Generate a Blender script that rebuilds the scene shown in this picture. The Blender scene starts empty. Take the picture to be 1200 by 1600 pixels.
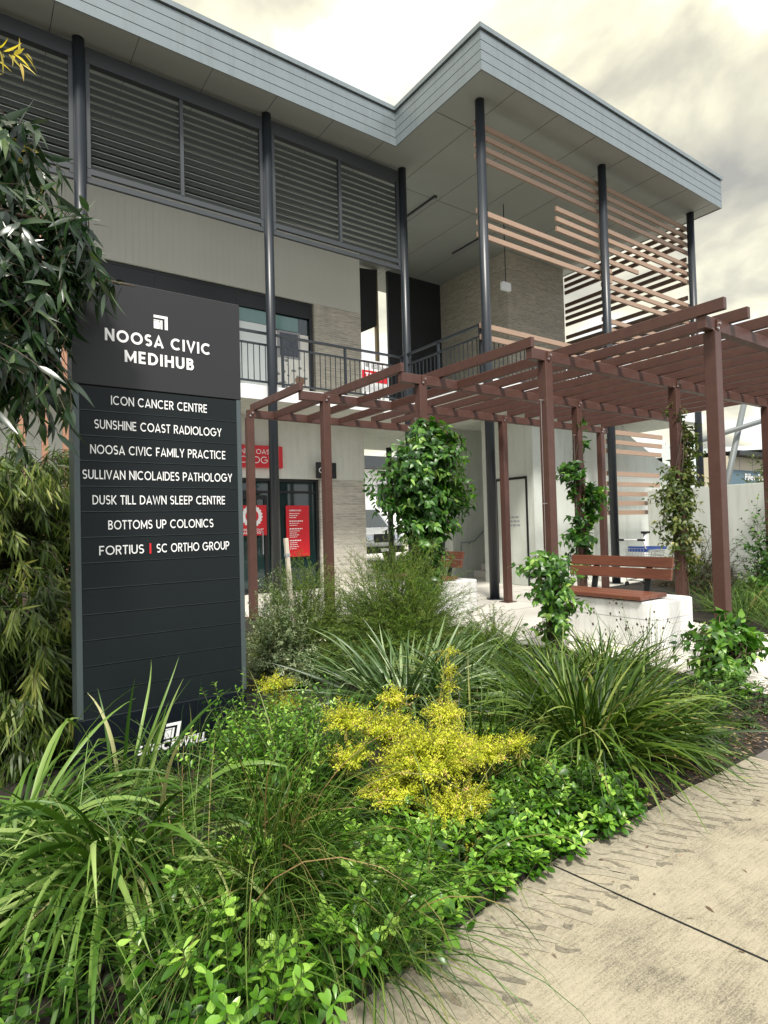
import bpy, math, random
import numpy as np
from math import radians as R, sin, cos, pi
from mathutils import Matrix, Vector

SC = bpy.context.scene
COL = SC.collection

# ------------------------------------------------------------------ camera
F_PX, YAW, PITCH, ROLL = 935.56, 0.615483, 0.02347, -0.0267276
fw = Vector((sin(YAW)*cos(PITCH), cos(YAW)*cos(PITCH), sin(PITCH)))
r0 = Vector((cos(YAW), -sin(YAW), 0)); u0 = r0.cross(fw)
rt = cos(ROLL)*r0 + sin(ROLL)*u0; up = -sin(ROLL)*r0 + cos(ROLL)*u0
cam = bpy.data.objects.new("camera", bpy.data.cameras.new("camera")); COL.objects.link(cam)
cam.matrix_world = Matrix(((rt.x, up.x, -fw.x, 0), (rt.y, up.y, -fw.y, 0), (rt.z, up.z, -fw.z, 1.4), (0, 0, 0, 1)))
cam.data.sensor_fit = 'HORIZONTAL'; cam.data.sensor_width = 36; cam.data.lens = 36*F_PX/1200
cam.data.clip_start = 0.05; cam.data.clip_end = 2000
SC.camera = cam

# ------------------------------------------------------------------ world + sun
SUN_EL, SUN_AZ = R(56), R(212)          # azimuth measured from +Y towards +X
W = bpy.data.worlds.new("World"); SC.world = W; W.use_nodes = True
nt = W.node_tree; N = nt.nodes; L = nt.links
for n in list(N): N.remove(n)
out = N.new('ShaderNodeOutputWorld'); bg1 = N.new('ShaderNodeBackground'); bg2 = N.new('ShaderNodeBackground'); add = N.new('ShaderNodeAddShader')
sky = N.new('ShaderNodeTexSky'); sky.sky_type = 'NISHITA'; sky.sun_disc = False
sky.sun_elevation = SUN_EL; sky.sun_rotation = SUN_AZ; sky.air_density = 1; sky.dust_density = 3
L.new(sky.outputs[0], bg1.inputs[0]); bg1.inputs[1].default_value = 0.02
tc = N.new('ShaderNodeTexCoord'); sep = N.new('ShaderNodeSeparateXYZ'); L.new(tc.outputs['Generated'], sep.inputs[0])
zz = N.new('ShaderNodeMath'); zz.operation = 'MAXIMUM'; L.new(sep.outputs[2], zz.inputs[0]); zz.inputs[1].default_value = 0.0
za = N.new('ShaderNodeMath'); za.operation = 'ADD'; L.new(zz.outputs[0], za.inputs[0]); za.inputs[1].default_value = 0.28
dx = N.new('ShaderNodeMath'); dx.operation = 'DIVIDE'; L.new(sep.outputs[0], dx.inputs[0]); L.new(za.outputs[0], dx.inputs[1])
dy = N.new('ShaderNodeMath'); dy.operation = 'DIVIDE'; L.new(sep.outputs[1], dy.inputs[0]); L.new(za.outputs[0], dy.inputs[1])
cmb = N.new('ShaderNodeCombineXYZ'); L.new(dx.outputs[0], cmb.inputs[0]); L.new(dy.outputs[0], cmb.inputs[1]); cmb.inputs[2].default_value = 17.6
nz = N.new('ShaderNodeTexNoise'); nz.inputs['Scale'].default_value = 3.0; nz.inputs['Detail'].default_value = 7; nz.inputs['Roughness'].default_value = .5; nz.inputs['Distortion'].default_value = .3
L.new(cmb.outputs[0], nz.inputs['Vector'])
rp = N.new('ShaderNodeValToRGB'); L.new(nz.outputs[0], rp.inputs[0])
el = rp.color_ramp.elements
el[0].position = 0.41; el[0].color = (1.02, 1.03, 1.0, 1); el[1].position = 0.70; el[1].color = (0.42, 0.40, 0.335, 1)
e = el.new(0.485); e.color = (1.0, .94, .68, 1); e = el.new(0.57); e.color = (.70, .66, .50, 1)
mb_ = N.new('ShaderNodeMapRange'); mb_.interpolation_type = 'SMOOTHSTEP'; L.new(sep.outputs[1], mb_.inputs[0])
mb_.inputs[1].default_value = -.2; mb_.inputs[2].default_value = .25; mb_.inputs[3].default_value = .85; mb_.inputs[4].default_value = 0
mc = N.new('ShaderNodeMix'); mc.data_type = 'RGBA'; L.new(mb_.outputs[0], mc.inputs[0]); L.new(rp.outputs[0], mc.inputs[6]); mc.inputs[7].default_value = (.95, .98, 1.02, 1)
L.new(mc.outputs[2], bg2.inputs[0])
# unseen sky behind the camera lifted to fill the scene; zenith brighter too
mr = N.new('ShaderNodeMapRange'); mr.interpolation_type = 'SMOOTHSTEP'; L.new(sep.outputs[1], mr.inputs[0])
mr.inputs[1].default_value = -.25; mr.inputs[2].default_value = .30; mr.inputs[3].default_value = .70; mr.inputs[4].default_value = .66
mz = N.new('ShaderNodeMapRange'); mz.interpolation_type = 'SMOOTHSTEP'; L.new(sep.outputs[2], mz.inputs[0])
mz.inputs[1].default_value = .55; mz.inputs[2].default_value = .95; mz.inputs[3].default_value = 1; mz.inputs[4].default_value = 1.7
mm = N.new('ShaderNodeMath'); mm.operation = 'MULTIPLY'; L.new(mr.outputs[0], mm.inputs[0]); L.new(mz.outputs[0], mm.inputs[1])
L.new(mm.outputs[0], bg2.inputs[1])
L.new(bg1.outputs[0], add.inputs[0]); L.new(bg2.outputs[0], add.inputs[1]); L.new(add.outputs[0], out.inputs[0])

sl = bpy.data.lights.new("sun", 'SUN'); sl.energy = 3.3; sl.angle = R(9); sl.color = (1, .95, .86)
so = bpy.data.objects.new("sun", sl); COL.objects.link(so)
sd = Vector((sin(SUN_AZ)*cos(SUN_EL), cos(SUN_AZ)*cos(SUN_EL), sin(SUN_EL)))
so.rotation_euler = sd.to_track_quat('Z', 'Y').to_euler(); so.location = (0, -5, 20)

vs = SC.view_settings; vs.view_transform = 'Standard'; vs.look = 'None'; vs.gamma = 1; vs.exposure = 0.7; vs.use_curve_mapping = False
SC.cycles.max_bounces = 8; SC.cycles.transparent_max_bounces = 8

# ------------------------------------------------------------------ materials
def mat(name, col, rough=.6, metal=0, spec=.5, noise=None, bump=None, col2=None, coat=0, streak=0):
    m = bpy.data.materials.new(name); m.use_nodes = True
    t = m.node_tree; b = t.nodes['Principled BSDF']
    b.inputs['Base Color'].default_value = (*col, 1); b.inputs['Roughness'].default_value = rough
    b.inputs['Metallic'].default_value = metal; b.inputs['Specular IOR Level'].default_value = spec
    if coat: b.inputs['Coat Weight'].default_value = coat
    o = t.nodes.new('ShaderNodeTexCoord')
    if noise:
        n = t.nodes.new('ShaderNodeTexNoise'); n.inputs['Scale'].default_value = noise; n.inputs['Detail'].default_value = 6; n.inputs['Roughness'].default_value = .65
        t.links.new(o.outputs['Object'], n.inputs['Vector'])
        r = t.nodes.new('ShaderNodeValToRGB'); r.color_ramp.elements[0].position = .32; r.color_ramp.elements[1].position = .68
        r.color_ramp.elements[0].color = (*(col2 or tuple(c*.8 for c in col)), 1); r.color_ramp.elements[1].color = (*col, 1)
        t.links.new(n.outputs[0], r.inputs[0]); t.links.new(r.outputs[0], b.inputs['Base Color'])
        if streak:
            mp = t.nodes.new('ShaderNodeMapping'); mp.inputs['Scale'].default_value = (5, 5, .45); t.links.new(o.outputs['Object'], mp.inputs[0])
            n2 = t.nodes.new('ShaderNodeTexNoise'); n2.inputs['Scale'].default_value = 1.6; n2.inputs['Detail'].default_value = 7; n2.inputs['Roughness'].default_value = .7; t.links.new(mp.outputs[0], n2.inputs['Vector'])
            r2 = t.nodes.new('ShaderNodeValToRGB'); r2.color_ramp.elements[0].position = .33; r2.color_ramp.elements[0].color = (1-streak, 1-streak*1.05, 1-streak*1.15, 1); r2.color_ramp.elements[1].position = .52; r2.color_ramp.elements[1].color = (1, 1, 1, 1); t.links.new(n2.outputs[0], r2.inputs[0])
            mx = t.nodes.new('ShaderNodeMix'); mx.data_type = 'RGBA'; mx.blend_type = 'MULTIPLY'; mx.inputs[0].default_value = 1; t.links.new(r.outputs[0], mx.inputs[6]); t.links.new(r2.outputs[0], mx.inputs[7]); t.links.new(mx.outputs[2], b.inputs['Base Color'])
    if bump:
        n = t.nodes.new('ShaderNodeTexNoise'); n.inputs['Scale'].default_value = bump[0]; n.inputs['Detail'].default_value = 4
        t.links.new(o.outputs['Object'], n.inputs['Vector'])
        bp = t.nodes.new('ShaderNodeBump'); bp.inputs['Strength'].default_value = bump[1]; bp.inputs['Distance'].default_value = .01
        t.links.new(n.outputs[0], bp.inputs['Height']); t.links.new(bp.outputs[0], b.inputs['Normal'])
    return m

def leafmat(name, cols, rough=.42, transl=.3, spec=.5):
    """cols: list of (pos, rgb) over a per-leaf random value"""
    m = bpy.data.materials.new(name); m.use_nodes = True
    t = m.node_tree; b = t.nodes['Principled BSDF']; o = t.nodes['Material Output']
    a = t.nodes.new('ShaderNodeAttribute'); a.attribute_name = 'rnd'
    r = t.nodes.new('ShaderNodeValToRGB'); t.links.new(a.outputs['Fac'], r.inputs[0])
    e = r.color_ramp.elements
    e[0].position = cols[0][0]; e[0].color = (*cols[0][1], 1); e[1].position = cols[-1][0]; e[1].color = (*cols[-1][1], 1)
    for p, c in cols[1:-1]:
        k = e.new(p); k.color = (*c, 1)
    t.links.new(r.outputs[0], b.inputs['Base Color'])
    b.inputs['Roughness'].default_value = rough; b.inputs['Specular IOR Level'].default_value = spec
    tr = t.nodes.new('ShaderNodeBsdfTranslucent'); mx = t.nodes.new('ShaderNodeMixShader'); mx.inputs[0].default_value = transl
    hs = t.nodes.new('ShaderNodeHueSaturation'); hs.inputs['Value'].default_value = 1.5; hs.inputs['Saturation'].default_value = 1.15
    t.links.new(r.outputs[0], hs.inputs['Color']); t.links.new(hs.outputs[0], tr.inputs[0])
    t.links.new(b.outputs[0], mx.inputs[1]); t.links.new(tr.outputs[0], mx.inputs[2]); t.links.new(mx.outputs[0], o.inputs[0])
    return m

def brickmat(name, c1, c2, mortar, bw=.42, bh=.052):
    m = bpy.data.materials.new(name); m.use_nodes = True
    t = m.node_tree; b = t.nodes['Principled BSDF']; b.inputs['Roughness'].default_value = .85
    o = t.nodes.new('ShaderNodeTexCoord'); s = t.nodes.new('ShaderNodeSeparateXYZ'); t.links.new(o.outputs['Object'], s.inputs[0])
    ad = t.nodes.new('ShaderNodeMath'); t.links.new(s.outputs[0], ad.inputs[0]); t.links.new(s.outputs[1], ad.inputs[1])
    c = t.nodes.new('ShaderNodeCombineXYZ'); t.links.new(ad.outputs[0], c.inputs[0]); t.links.new(s.outputs[2], c.inputs[1])
    br = t.nodes.new('ShaderNodeTexBrick'); t.links.new(c.outputs[0], br.inputs['Vector'])
    br.inputs['Scale'].default_value = 1; br.inputs['Brick Width'].default_value = bw; br.inputs['Row Height'].default_value = bh
    br.inputs['Mortar Size'].default_value = .006; br.inputs['Color1'].default_value = (*c1, 1); br.inputs['Color2'].default_value = (*c2, 1); br.inputs['Mortar'].default_value = (*mortar, 1)
    br.offset = .37; br.inputs['Bias'].default_value = 0
    n = t.nodes.new('ShaderNodeTexNoise'); n.inputs['Scale'].default_value = 5; n.inputs['Detail'].default_value = 5
    mp = t.nodes.new('ShaderNodeMapping'); mp.inputs['Scale'].default_value = (1, 6, 1); t.links.new(c.outputs[0], mp.inputs[0]); t.links.new(mp.outputs[0], n.inputs['Vector'])
    mx = t.nodes.new('ShaderNodeMix'); mx.data_type = 'RGBA'; mx.blend_type = 'OVERLAY'; mx.inputs[0].default_value = .55
    t.links.new(br.outputs[0], mx.inputs[6]); t.links.new(n.outputs[0], mx.inputs[7]); t.links.new(mx.outputs[2], b.inputs['Base Color'])
    bp = t.nodes.new('ShaderNodeBump'); bp.inputs['Strength'].default_value = .7; bp.inputs['Distance'].default_value = .008; bp.invert = True
    t.links.new(br.outputs['Fac'], bp.inputs['Height']); t.links.new(bp.outputs[0], b.inputs['Normal'])
    return m

def cladmat(name, col, pitch=.13):
    m = mat(name, col, .7, noise=.7, col2=tuple(c*.93 for c in col))
    t = m.node_tree; b = t.nodes['Principled BSDF']
    o = t.nodes.new('ShaderNodeTexCoord'); s = t.nodes.new('ShaderNodeSeparateXYZ'); t.links.new(o.outputs['Object'], s.inputs[0])
    d = t.nodes.new('ShaderNodeMath'); d.operation = 'DIVIDE'; d.inputs[1].default_value = pitch; t.links.new(s.outputs[0], d.inputs[0])
    fr = t.nodes.new('ShaderNodeMath'); fr.operation = 'FRACT'; t.links.new(d.outputs[0], fr.inputs[0])
    lt = t.nodes.new('ShaderNodeMath'); lt.operation = 'GREATER_THAN'; lt.inputs[1].default_value = .1; t.links.new(fr.outputs[0], lt.inputs[0])
    bp = t.nodes.new('ShaderNodeBump'); bp.inputs['Strength'].default_value = .8; bp.inputs['Distance'].default_value = .012
    t.links.new(lt.outputs[0], bp.inputs['Height']); t.links.new(bp.outputs[0], b.inputs['Normal'])
    return m

def woodmat(name, c1, c2, axis=1, rough=.55, scale=18):
    m = mat(name, c1, rough)
    t = m.node_tree; b = t.nodes['Principled BSDF']
    o = t.nodes.new('ShaderNodeTexCoord'); mp = t.nodes.new('ShaderNodeMapping')
    sc = [scale, scale, scale]; sc[axis] = 1.2; mp.inputs['Scale'].default_value = sc
    t.links.new(o.outputs['Object'], mp.inputs[0])
    n = t.nodes.new('ShaderNodeTexNoise'); n.inputs['Scale'].default_value = 2; n.inputs['Detail'].default_value = 8; n.inputs['Roughness'].default_value = .7; t.links.new(mp.outputs[0], n.inputs['Vector'])
    r = t.nodes.new('ShaderNodeValToRGB'); r.color_ramp.elements[0].position = .3; r.color_ramp.elements[1].position = .7
    r.color_ramp.elements[0].color = (*c2, 1); r.color_ramp.elements[1].color = (*c1, 1)
    t.links.new(n.outputs[0], r.inputs[0]); t.links.new(r.outputs[0], b.inputs['Base Color'])
    return m

def concrete(name, col, stain, broom=None, fine=60):
    m = mat(name, col, .85)
    t = m.node_tree; b = t.nodes['Principled BSDF']; o = t.nodes.new('ShaderNodeTexCoord')
    n1 = t.nodes.new('ShaderNodeTexNoise'); n1.inputs['Scale'].default_value = 1.7; n1.inputs['Detail'].default_value = 8; n1.inputs['Roughness'].default_value = .7
    n2 = t.nodes.new('ShaderNodeTexNoise'); n2.inputs['Scale'].default_value = fine; n2.inputs['Detail'].default_value = 5; n2.inputs['Roughness'].default_value = .8
    mp = t.nodes.new('ShaderNodeMapping'); t.links.new(o.outputs['Object'], mp.inputs[0])
    if broom: mp.inputs['Scale'].default_value = broom
    t.links.new(o.outputs['Object'], n1.inputs['Vector']); t.links.new(mp.outputs[0], n2.inputs['Vector'])
    ad = t.nodes.new('ShaderNodeMath'); ad.operation = 'MULTIPLY_ADD'; t.links.new(n2.outputs[0], ad.inputs[0]); ad.inputs[1].default_value = .75; 
    ml = t.nodes.new('ShaderNodeMath'); ml.operation = 'MULTIPLY'; ml.inputs[1].default_value = .5; t.links.new(n1.outputs[0], ml.inputs[0]); t.links.new(ml.outputs[0], ad.inputs[2])
    r = t.nodes.new('ShaderNodeValToRGB'); r.color_ramp.elements[0].position = .45; r.color_ramp.elements[1].position = .74
    r.color_ramp.elements[0].color = (*stain, 1); r.color_ramp.elements[1].color = (*col, 1)
    k = r.color_ramp.elements.new(.58); k.color = (*[.25*a+.75*c for a, c in zip(stain, col)], 1)
    t.links.new(ad.outputs[0], r.inputs[0]); t.links.new(r.outputs[0], b.inputs['Base Color'])
    bp = t.nodes.new('ShaderNodeBump'); bp.inputs['Strength'].default_value = .35; bp.inputs['Distance'].default_value = .004
    t.links.new(n2.outputs[0], bp.inputs['Height']); t.links.new(bp.outputs[0], b.inputs['Normal'])
    return m

M = {}
M['fascia'] = mat('fascia_metal', (.205, .242, .252), .4, .2, noise=3, col2=(.19, .222, .232), streak=.12)
M['soffit'] = mat('soffit_sheet', (.33, .345, .32), .8, noise=.8, col2=(.30, .315, .295))
M['joint'] = mat('dark_joint', (.06, .06, .06), .9)
M['steel'] = mat('charcoal_steel', (.020, .025, .031), .36, 0, .45)
M['louvre'] = mat('louvre_charcoal', (.042, .048, .053), .5)
M['blade'] = mat('louvre_blade', (.085, .098, .098), .5)
M['black'] = mat('black_frame', (.006, .008, .009), .4)
M['darkpanel'] = mat('charcoal_cladding', (.022, .026, .029), .55, noise=1.5, col2=(.018, .021, .024))
M['white_clad'] = cladmat('white_cladding', (.52, .51, .45))
M['render'] = mat('white_render', (.66, .67, .62), .85, noise=1.2, col2=(.60, .61, .56), bump=(40, .1), streak=.12)
M['green_render'] = mat('pale_render', (.58, .61, .56), .85, noise=.9, col2=(.52, .55, .50), bump=(60, .15), streak=.16)
M['slabwhite'] = mat('white_paint', (.78, .80, .80), .6)
M['brick'] = brickmat('thin_brick', (.48, .435, .35), (.36, .325, .265), (.52, .49, .43))
M['brick_pale'] = brickmat('thin_brick_pale', (.55, .52, .45), (.40, .38, .33), (.55, .53, .48), .45, .06)
M['timber'] = woodmat('pink_batten', (.39, .27, .195), (.29, .19, .13), 0, .6, 30)
M['timber_backlit'] = woodmat('side_batten', (.16, .10, .075), (.11, .07, .05), 1, .6, 30)  # side battens: timber colour darkened for their backlit look
M['pole_timber'] = woodmat('upright_batten', (.42, .22, .13), (.33, .16, .10), 2, .6, 30)
M['pergola'] = mat('brown_powdercoat', (.094, .044, .034), .48, 0, .4, noise=9, col2=(.072, .034, .026))
M['bolt'] = mat('zinc_bolt', (.7, .7, .68), .3, .9)
M['benchwood'] = woodmat('red_hardwood', (.19, .068, .038), (.11, .036, .021), 1, .42, 26)
M['benchbase'] = mat('white_concrete', (.76, .76, .74), .7, noise=5, col2=(.68, .68, .65), bump=(30, .12), streak=.22)
M['plaza'] = concrete('plaza_concrete', (.62, .59, .53), (.45, .43, .38), None, 30)
def pathmat():
    m = mat('path_concrete', (.35, .305, .215), .88); t = m.node_tree; b = t.nodes['Principled BSDF']; o = t.nodes.new('ShaderNodeTexCoord')
    def nz_(sc, det, rough, mp=None):
        n = t.nodes.new('ShaderNodeTexNoise'); n.inputs['Scale'].default_value = sc; n.inputs['Detail'].default_value = det; n.inputs['Roughness'].default_value = rough
        if mp:
            q = t.nodes.new('ShaderNodeMapping'); q.inputs['Scale'].default_value = mp; q.inputs['Rotation'].default_value = (0, 0, R(-4)); t.links.new(o.outputs['Object'], q.inputs[0]); t.links.new(q.outputs[0], n.inputs['Vector'])
        else: t.links.new(o.outputs['Object'], n.inputs['Vector'])
        return n
    def mth(op, a, bb):
        k = t.nodes.new('ShaderNodeMath'); k.operation = op
        for i_, v in enumerate((a, bb)):
            if isinstance(v, (int, float)): k.inputs[i_].default_value = v
            else: t.links.new(v, k.inputs[i_])
        return k.outputs[0]
    big = nz_(1.6, 6, .6).outputs[0]; patch = nz_(7, 6, .7).outputs[0]; broom = nz_(1, 5, .75, (9, 110, 1)).outputs[0]; grain = nz_(190, 3, .8).outputs[0]
    v = mth('ADD', mth('ADD', mth('MULTIPLY', big, .30), mth('MULTIPLY', patch, .18)), mth('ADD', mth('MULTIPLY', broom, .26), mth('MULTIPLY', grain, .36)))
    r = t.nodes.new('ShaderNodeValToRGB'); e = r.color_ramp.elements; e[0].position = .44; e[0].color = (.095, .083, .06, 1); e[1].position = .68; e[1].color = (.37, .328, .238, 1)
    k = e.new(.51); k.color = (.225, .198, .140, 1); k = e.new(.57); k.color = (.315, .278, .198, 1)
    t.links.new(v, r.inputs[0]); t.links.new(r.outputs[0], b.inputs['Base Color'])
    bp = t.nodes.new('ShaderNodeBump'); bp.inputs['Strength'].default_value = .4; bp.inputs['Distance'].default_value = .003; t.links.new(mth('ADD', broom, grain), bp.inputs['Height']); t.links.new(bp.outputs[0], b.inputs['Normal'])
    return m
M['path'] = pathmat()
M['stencil'] = mat('smooth_cement', (.325, .29, .215), .8, noise=55, col2=(.215, .19, .138), bump=(70, .25))
M['stencil_dark'] = mat('stained_groove', (.085, .075, .055), .95, noise=60, col2=(.215, .19, .138))
M['asphalt'] = mat('ground_mat', (.10, .10, .09), .9, noise=.5)
M['soil'] = mat('bed_soil', (.022, .016, .010), .95, noise=14, col2=(.008, .006, .004), bump=(30, .8))
M['glass'] = mat('window_glass', (.012, .03, .03), .04, 0, .8)
M['reflect_teal'] = mat('teal_reflection', (.10, .22, .20), .1, 0, .8)
M['film'] = mat('frosted_film', (.72, .76, .74), .35)
M['poster'] = mat('poster_cream', (.80, .78, .73), .5, noise=4, col2=(.70, .66, .58))
M['red'] = mat('sign_red', (.60, .012, .022), .4)
M['white'] = mat('sign_white', (.82, .82, .82), .5)
M['grey'] = mat('mid_grey', (.30, .30, .31), .5)
M['signdark'] = mat('sign_charcoal', (.0085, .0125, .0145), .5, 0, .22, noise=1.2, col2=(.007, .0105, .0125))
M['signhead'] = mat('sign_header', (.026, .0265, .029), .5, 0, .3, noise=1.0, col2=(.023, .0235, .026))
M['signrail'] = mat('sign_rail', (.075, .095, .10), .4, .3)
M['signbase'] = mat('sign_navy_base', (.004, .0065, .011), .45, 0, .25)
M['letter'] = mat('white_vinyl', (.86, .86, .86), .5)
M['bark'] = mat('bark', (.10, .075, .05), .9, noise=20, col2=(.06, .045, .03))
M['stem'] = mat('green_stem', (.09, .10, .035), .7)
M['twig'] = mat('brown_twig', (.10, .06, .035), .8)
M['vanwhite'] = mat('van_paint', (.80, .81, .82), .25, coat=.5)
M['rubber'] = mat('tyre_rubber', (.012, .012, .012), .8)
M['chrome'] = mat('trolley_wire', (.55, .57, .6), .3, .9)
M['blueplastic'] = mat('blue_plastic', (.04, .09, .32), .4)
M['stake'] = mat('pale_stake', (.62, .57, .47), .8, noise=12, col2=(.5, .44, .34))
M['shopblue'] = mat('shop_band', (.10, .16, .20), .6)
M['strutgrey'] = mat('strut_grey', (.12, .135, .135), .5)
M['shopcream'] = mat('shop_cream', (.58, .52, .38), .7, noise=.3, col2=(.5, .45, .34))
M['shoproof'] = mat('shop_roof', (.60, .66, .66), .5)
M['greysteel'] = mat('grey_steel', (.26, .29, .29), .5)

M['strap'] = leafmat('strap_leaf', [(0, (.014, .045, .005)), (.4, (.055, .125, .015)), (.75, (.14, .235, .045)), (.97, (.30, .40, .13)), (1, (.38, .34, .17))], .42, .16, .3)
M['strap_dark'] = leafmat('strap_leaf_dark', [(0, (.010, .028, .003)), (.5, (.040, .085, .009)), (.85, (.11, .175, .026)), (.96, (.23, .28, .07)), (1, (.34, .26, .11))], .42, .16, .28)
M['strap_grey'] = leafmat('strap_leaf_grey', [(0, (.018, .045, .010)), (.45, (.07, .13, .036)), (.8, (.20, .28, .12)), (1, (.38, .46, .27))], .36, .14, .4)
M['sedge'] = leafmat('sedge_leaf', [(0, (.012, .035, .004)), (.5, (.045, .105, .013)), (.82, (.12, .21, .035)), (.93, (.19, .21, .06)), (1, (.30, .20, .09))], .5, .2, .3)
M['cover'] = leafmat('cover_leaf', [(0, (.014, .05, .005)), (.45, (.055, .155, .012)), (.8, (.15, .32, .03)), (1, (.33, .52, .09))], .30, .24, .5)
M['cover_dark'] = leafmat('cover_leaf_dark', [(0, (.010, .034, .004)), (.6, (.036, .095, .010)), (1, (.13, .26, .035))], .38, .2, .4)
M['yellow'] = leafmat('yellow_leaf', [(0, (.15, .20, .008)), (.4, (.45, .50, .025)), (.8, (.75, .76, .10)), (.93, (.62, .50, .14)), (1, (.60, .40, .18))], .55, .4, .25)
M['goldstem'] = mat('golden_stem', (.26, .22, .05), .7)
M['feather'] = leafmat('feather_leaf', [(0, (.025, .06, .006)), (.45, (.095, .175, .018)), (.9, (.21, .31, .05)), (1, (.30, .30, .10))], .55, .3, .3)
M['greyleaf'] = leafmat('greygreen_leaf', [(0, (.05, .08, .03)), (.45, (.14, .20, .085)), (.85, (.32, .38, .20)), (1, (.62, .62, .42))], .5, .25, .4)
M['vine'] = leafmat('vine_leaf', [(0, (.010, .038, .006)), (.5, (.036, .115, .016)), (.85, (.12, .27, .04)), (1, (.28, .44, .09))], .36, .3, .5)
M['vine_pale'] = leafmat('vine_leaf_pale', [(0, (.014, .05, .008)), (.45, (.055, .15, .02)), (.85, (.18, .36, .06)), (1, (.38, .54, .14))], .36, .32, .5)
M['vine_olive'] = leafmat('vine_leaf_olive', [(0, (.02, .04, .008)), (.5, (.085, .13, .028)), (.85, (.25, .29, .09)), (1, (.46, .42, .17))], .42, .3, .4)
M['willow'] = leafmat('willow_leaf', [(0, (.012, .026, .004)), (.5, (.065, .11, .018)), (.85, (.20, .26, .06)), (1, (.36, .38, .10))], .45, .28, .4)
M['gum'] = leafmat('gum_leaf', [(0, (.005, .016, .006)), (.5, (.014, .036, .012)), (.85, (.04, .085, .025)), (1, (.12, .18, .06))], .27, .18, .6)
M['gumyoung'] = leafmat('gum_young_leaf', [(0, (.40, .34, .05)), (.6, (.62, .52, .12)), (1, (.55, .32, .14))], .4, .4, .4)
M['hedge'] = leafmat('hedge_leaf', [(0, (.015, .032, .012)), (.6, (.035, .065, .024)), (1, (.09, .13, .05))], .5, .2, .4)
M['fartree'] = leafmat('far_leaf', [(0, (.04, .06, .02)), (.6, (.09, .12, .04)), (1, (.2, .2, .08))], .6, .3, .3)
M['litter'] = leafmat('bark_chip', [(0, (.05, .032, .02)), (.6, (.13, .085, .055)), (1, (.30, .22, .15))], .9, .0, .2)
M['seed'] = mat('brown_seed', (.06, .04, .028), .9)

# ------------------------------------------------------------------ object helpers
def tag(o, label=None, cat=None, group=None, kind=None):
    if label: o['label'] = label
    if cat: o['category'] = cat
    if group: o['group'] = group
    if kind: o['kind'] = kind
    return o

def thing(name, loc, label, cat, group=None, rz=0):
    o = bpy.data.objects.new(name, None); o.empty_display_size = .2; COL.objects.link(o); o.location = loc; o.rotation_euler = (0, 0, rz)
    return tag(o, label, cat, group)

def root_loc(p):
    l = Vector((0, 0, 0))
    while p is not None:
        l += p.location; p = p.parent
    return l

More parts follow.
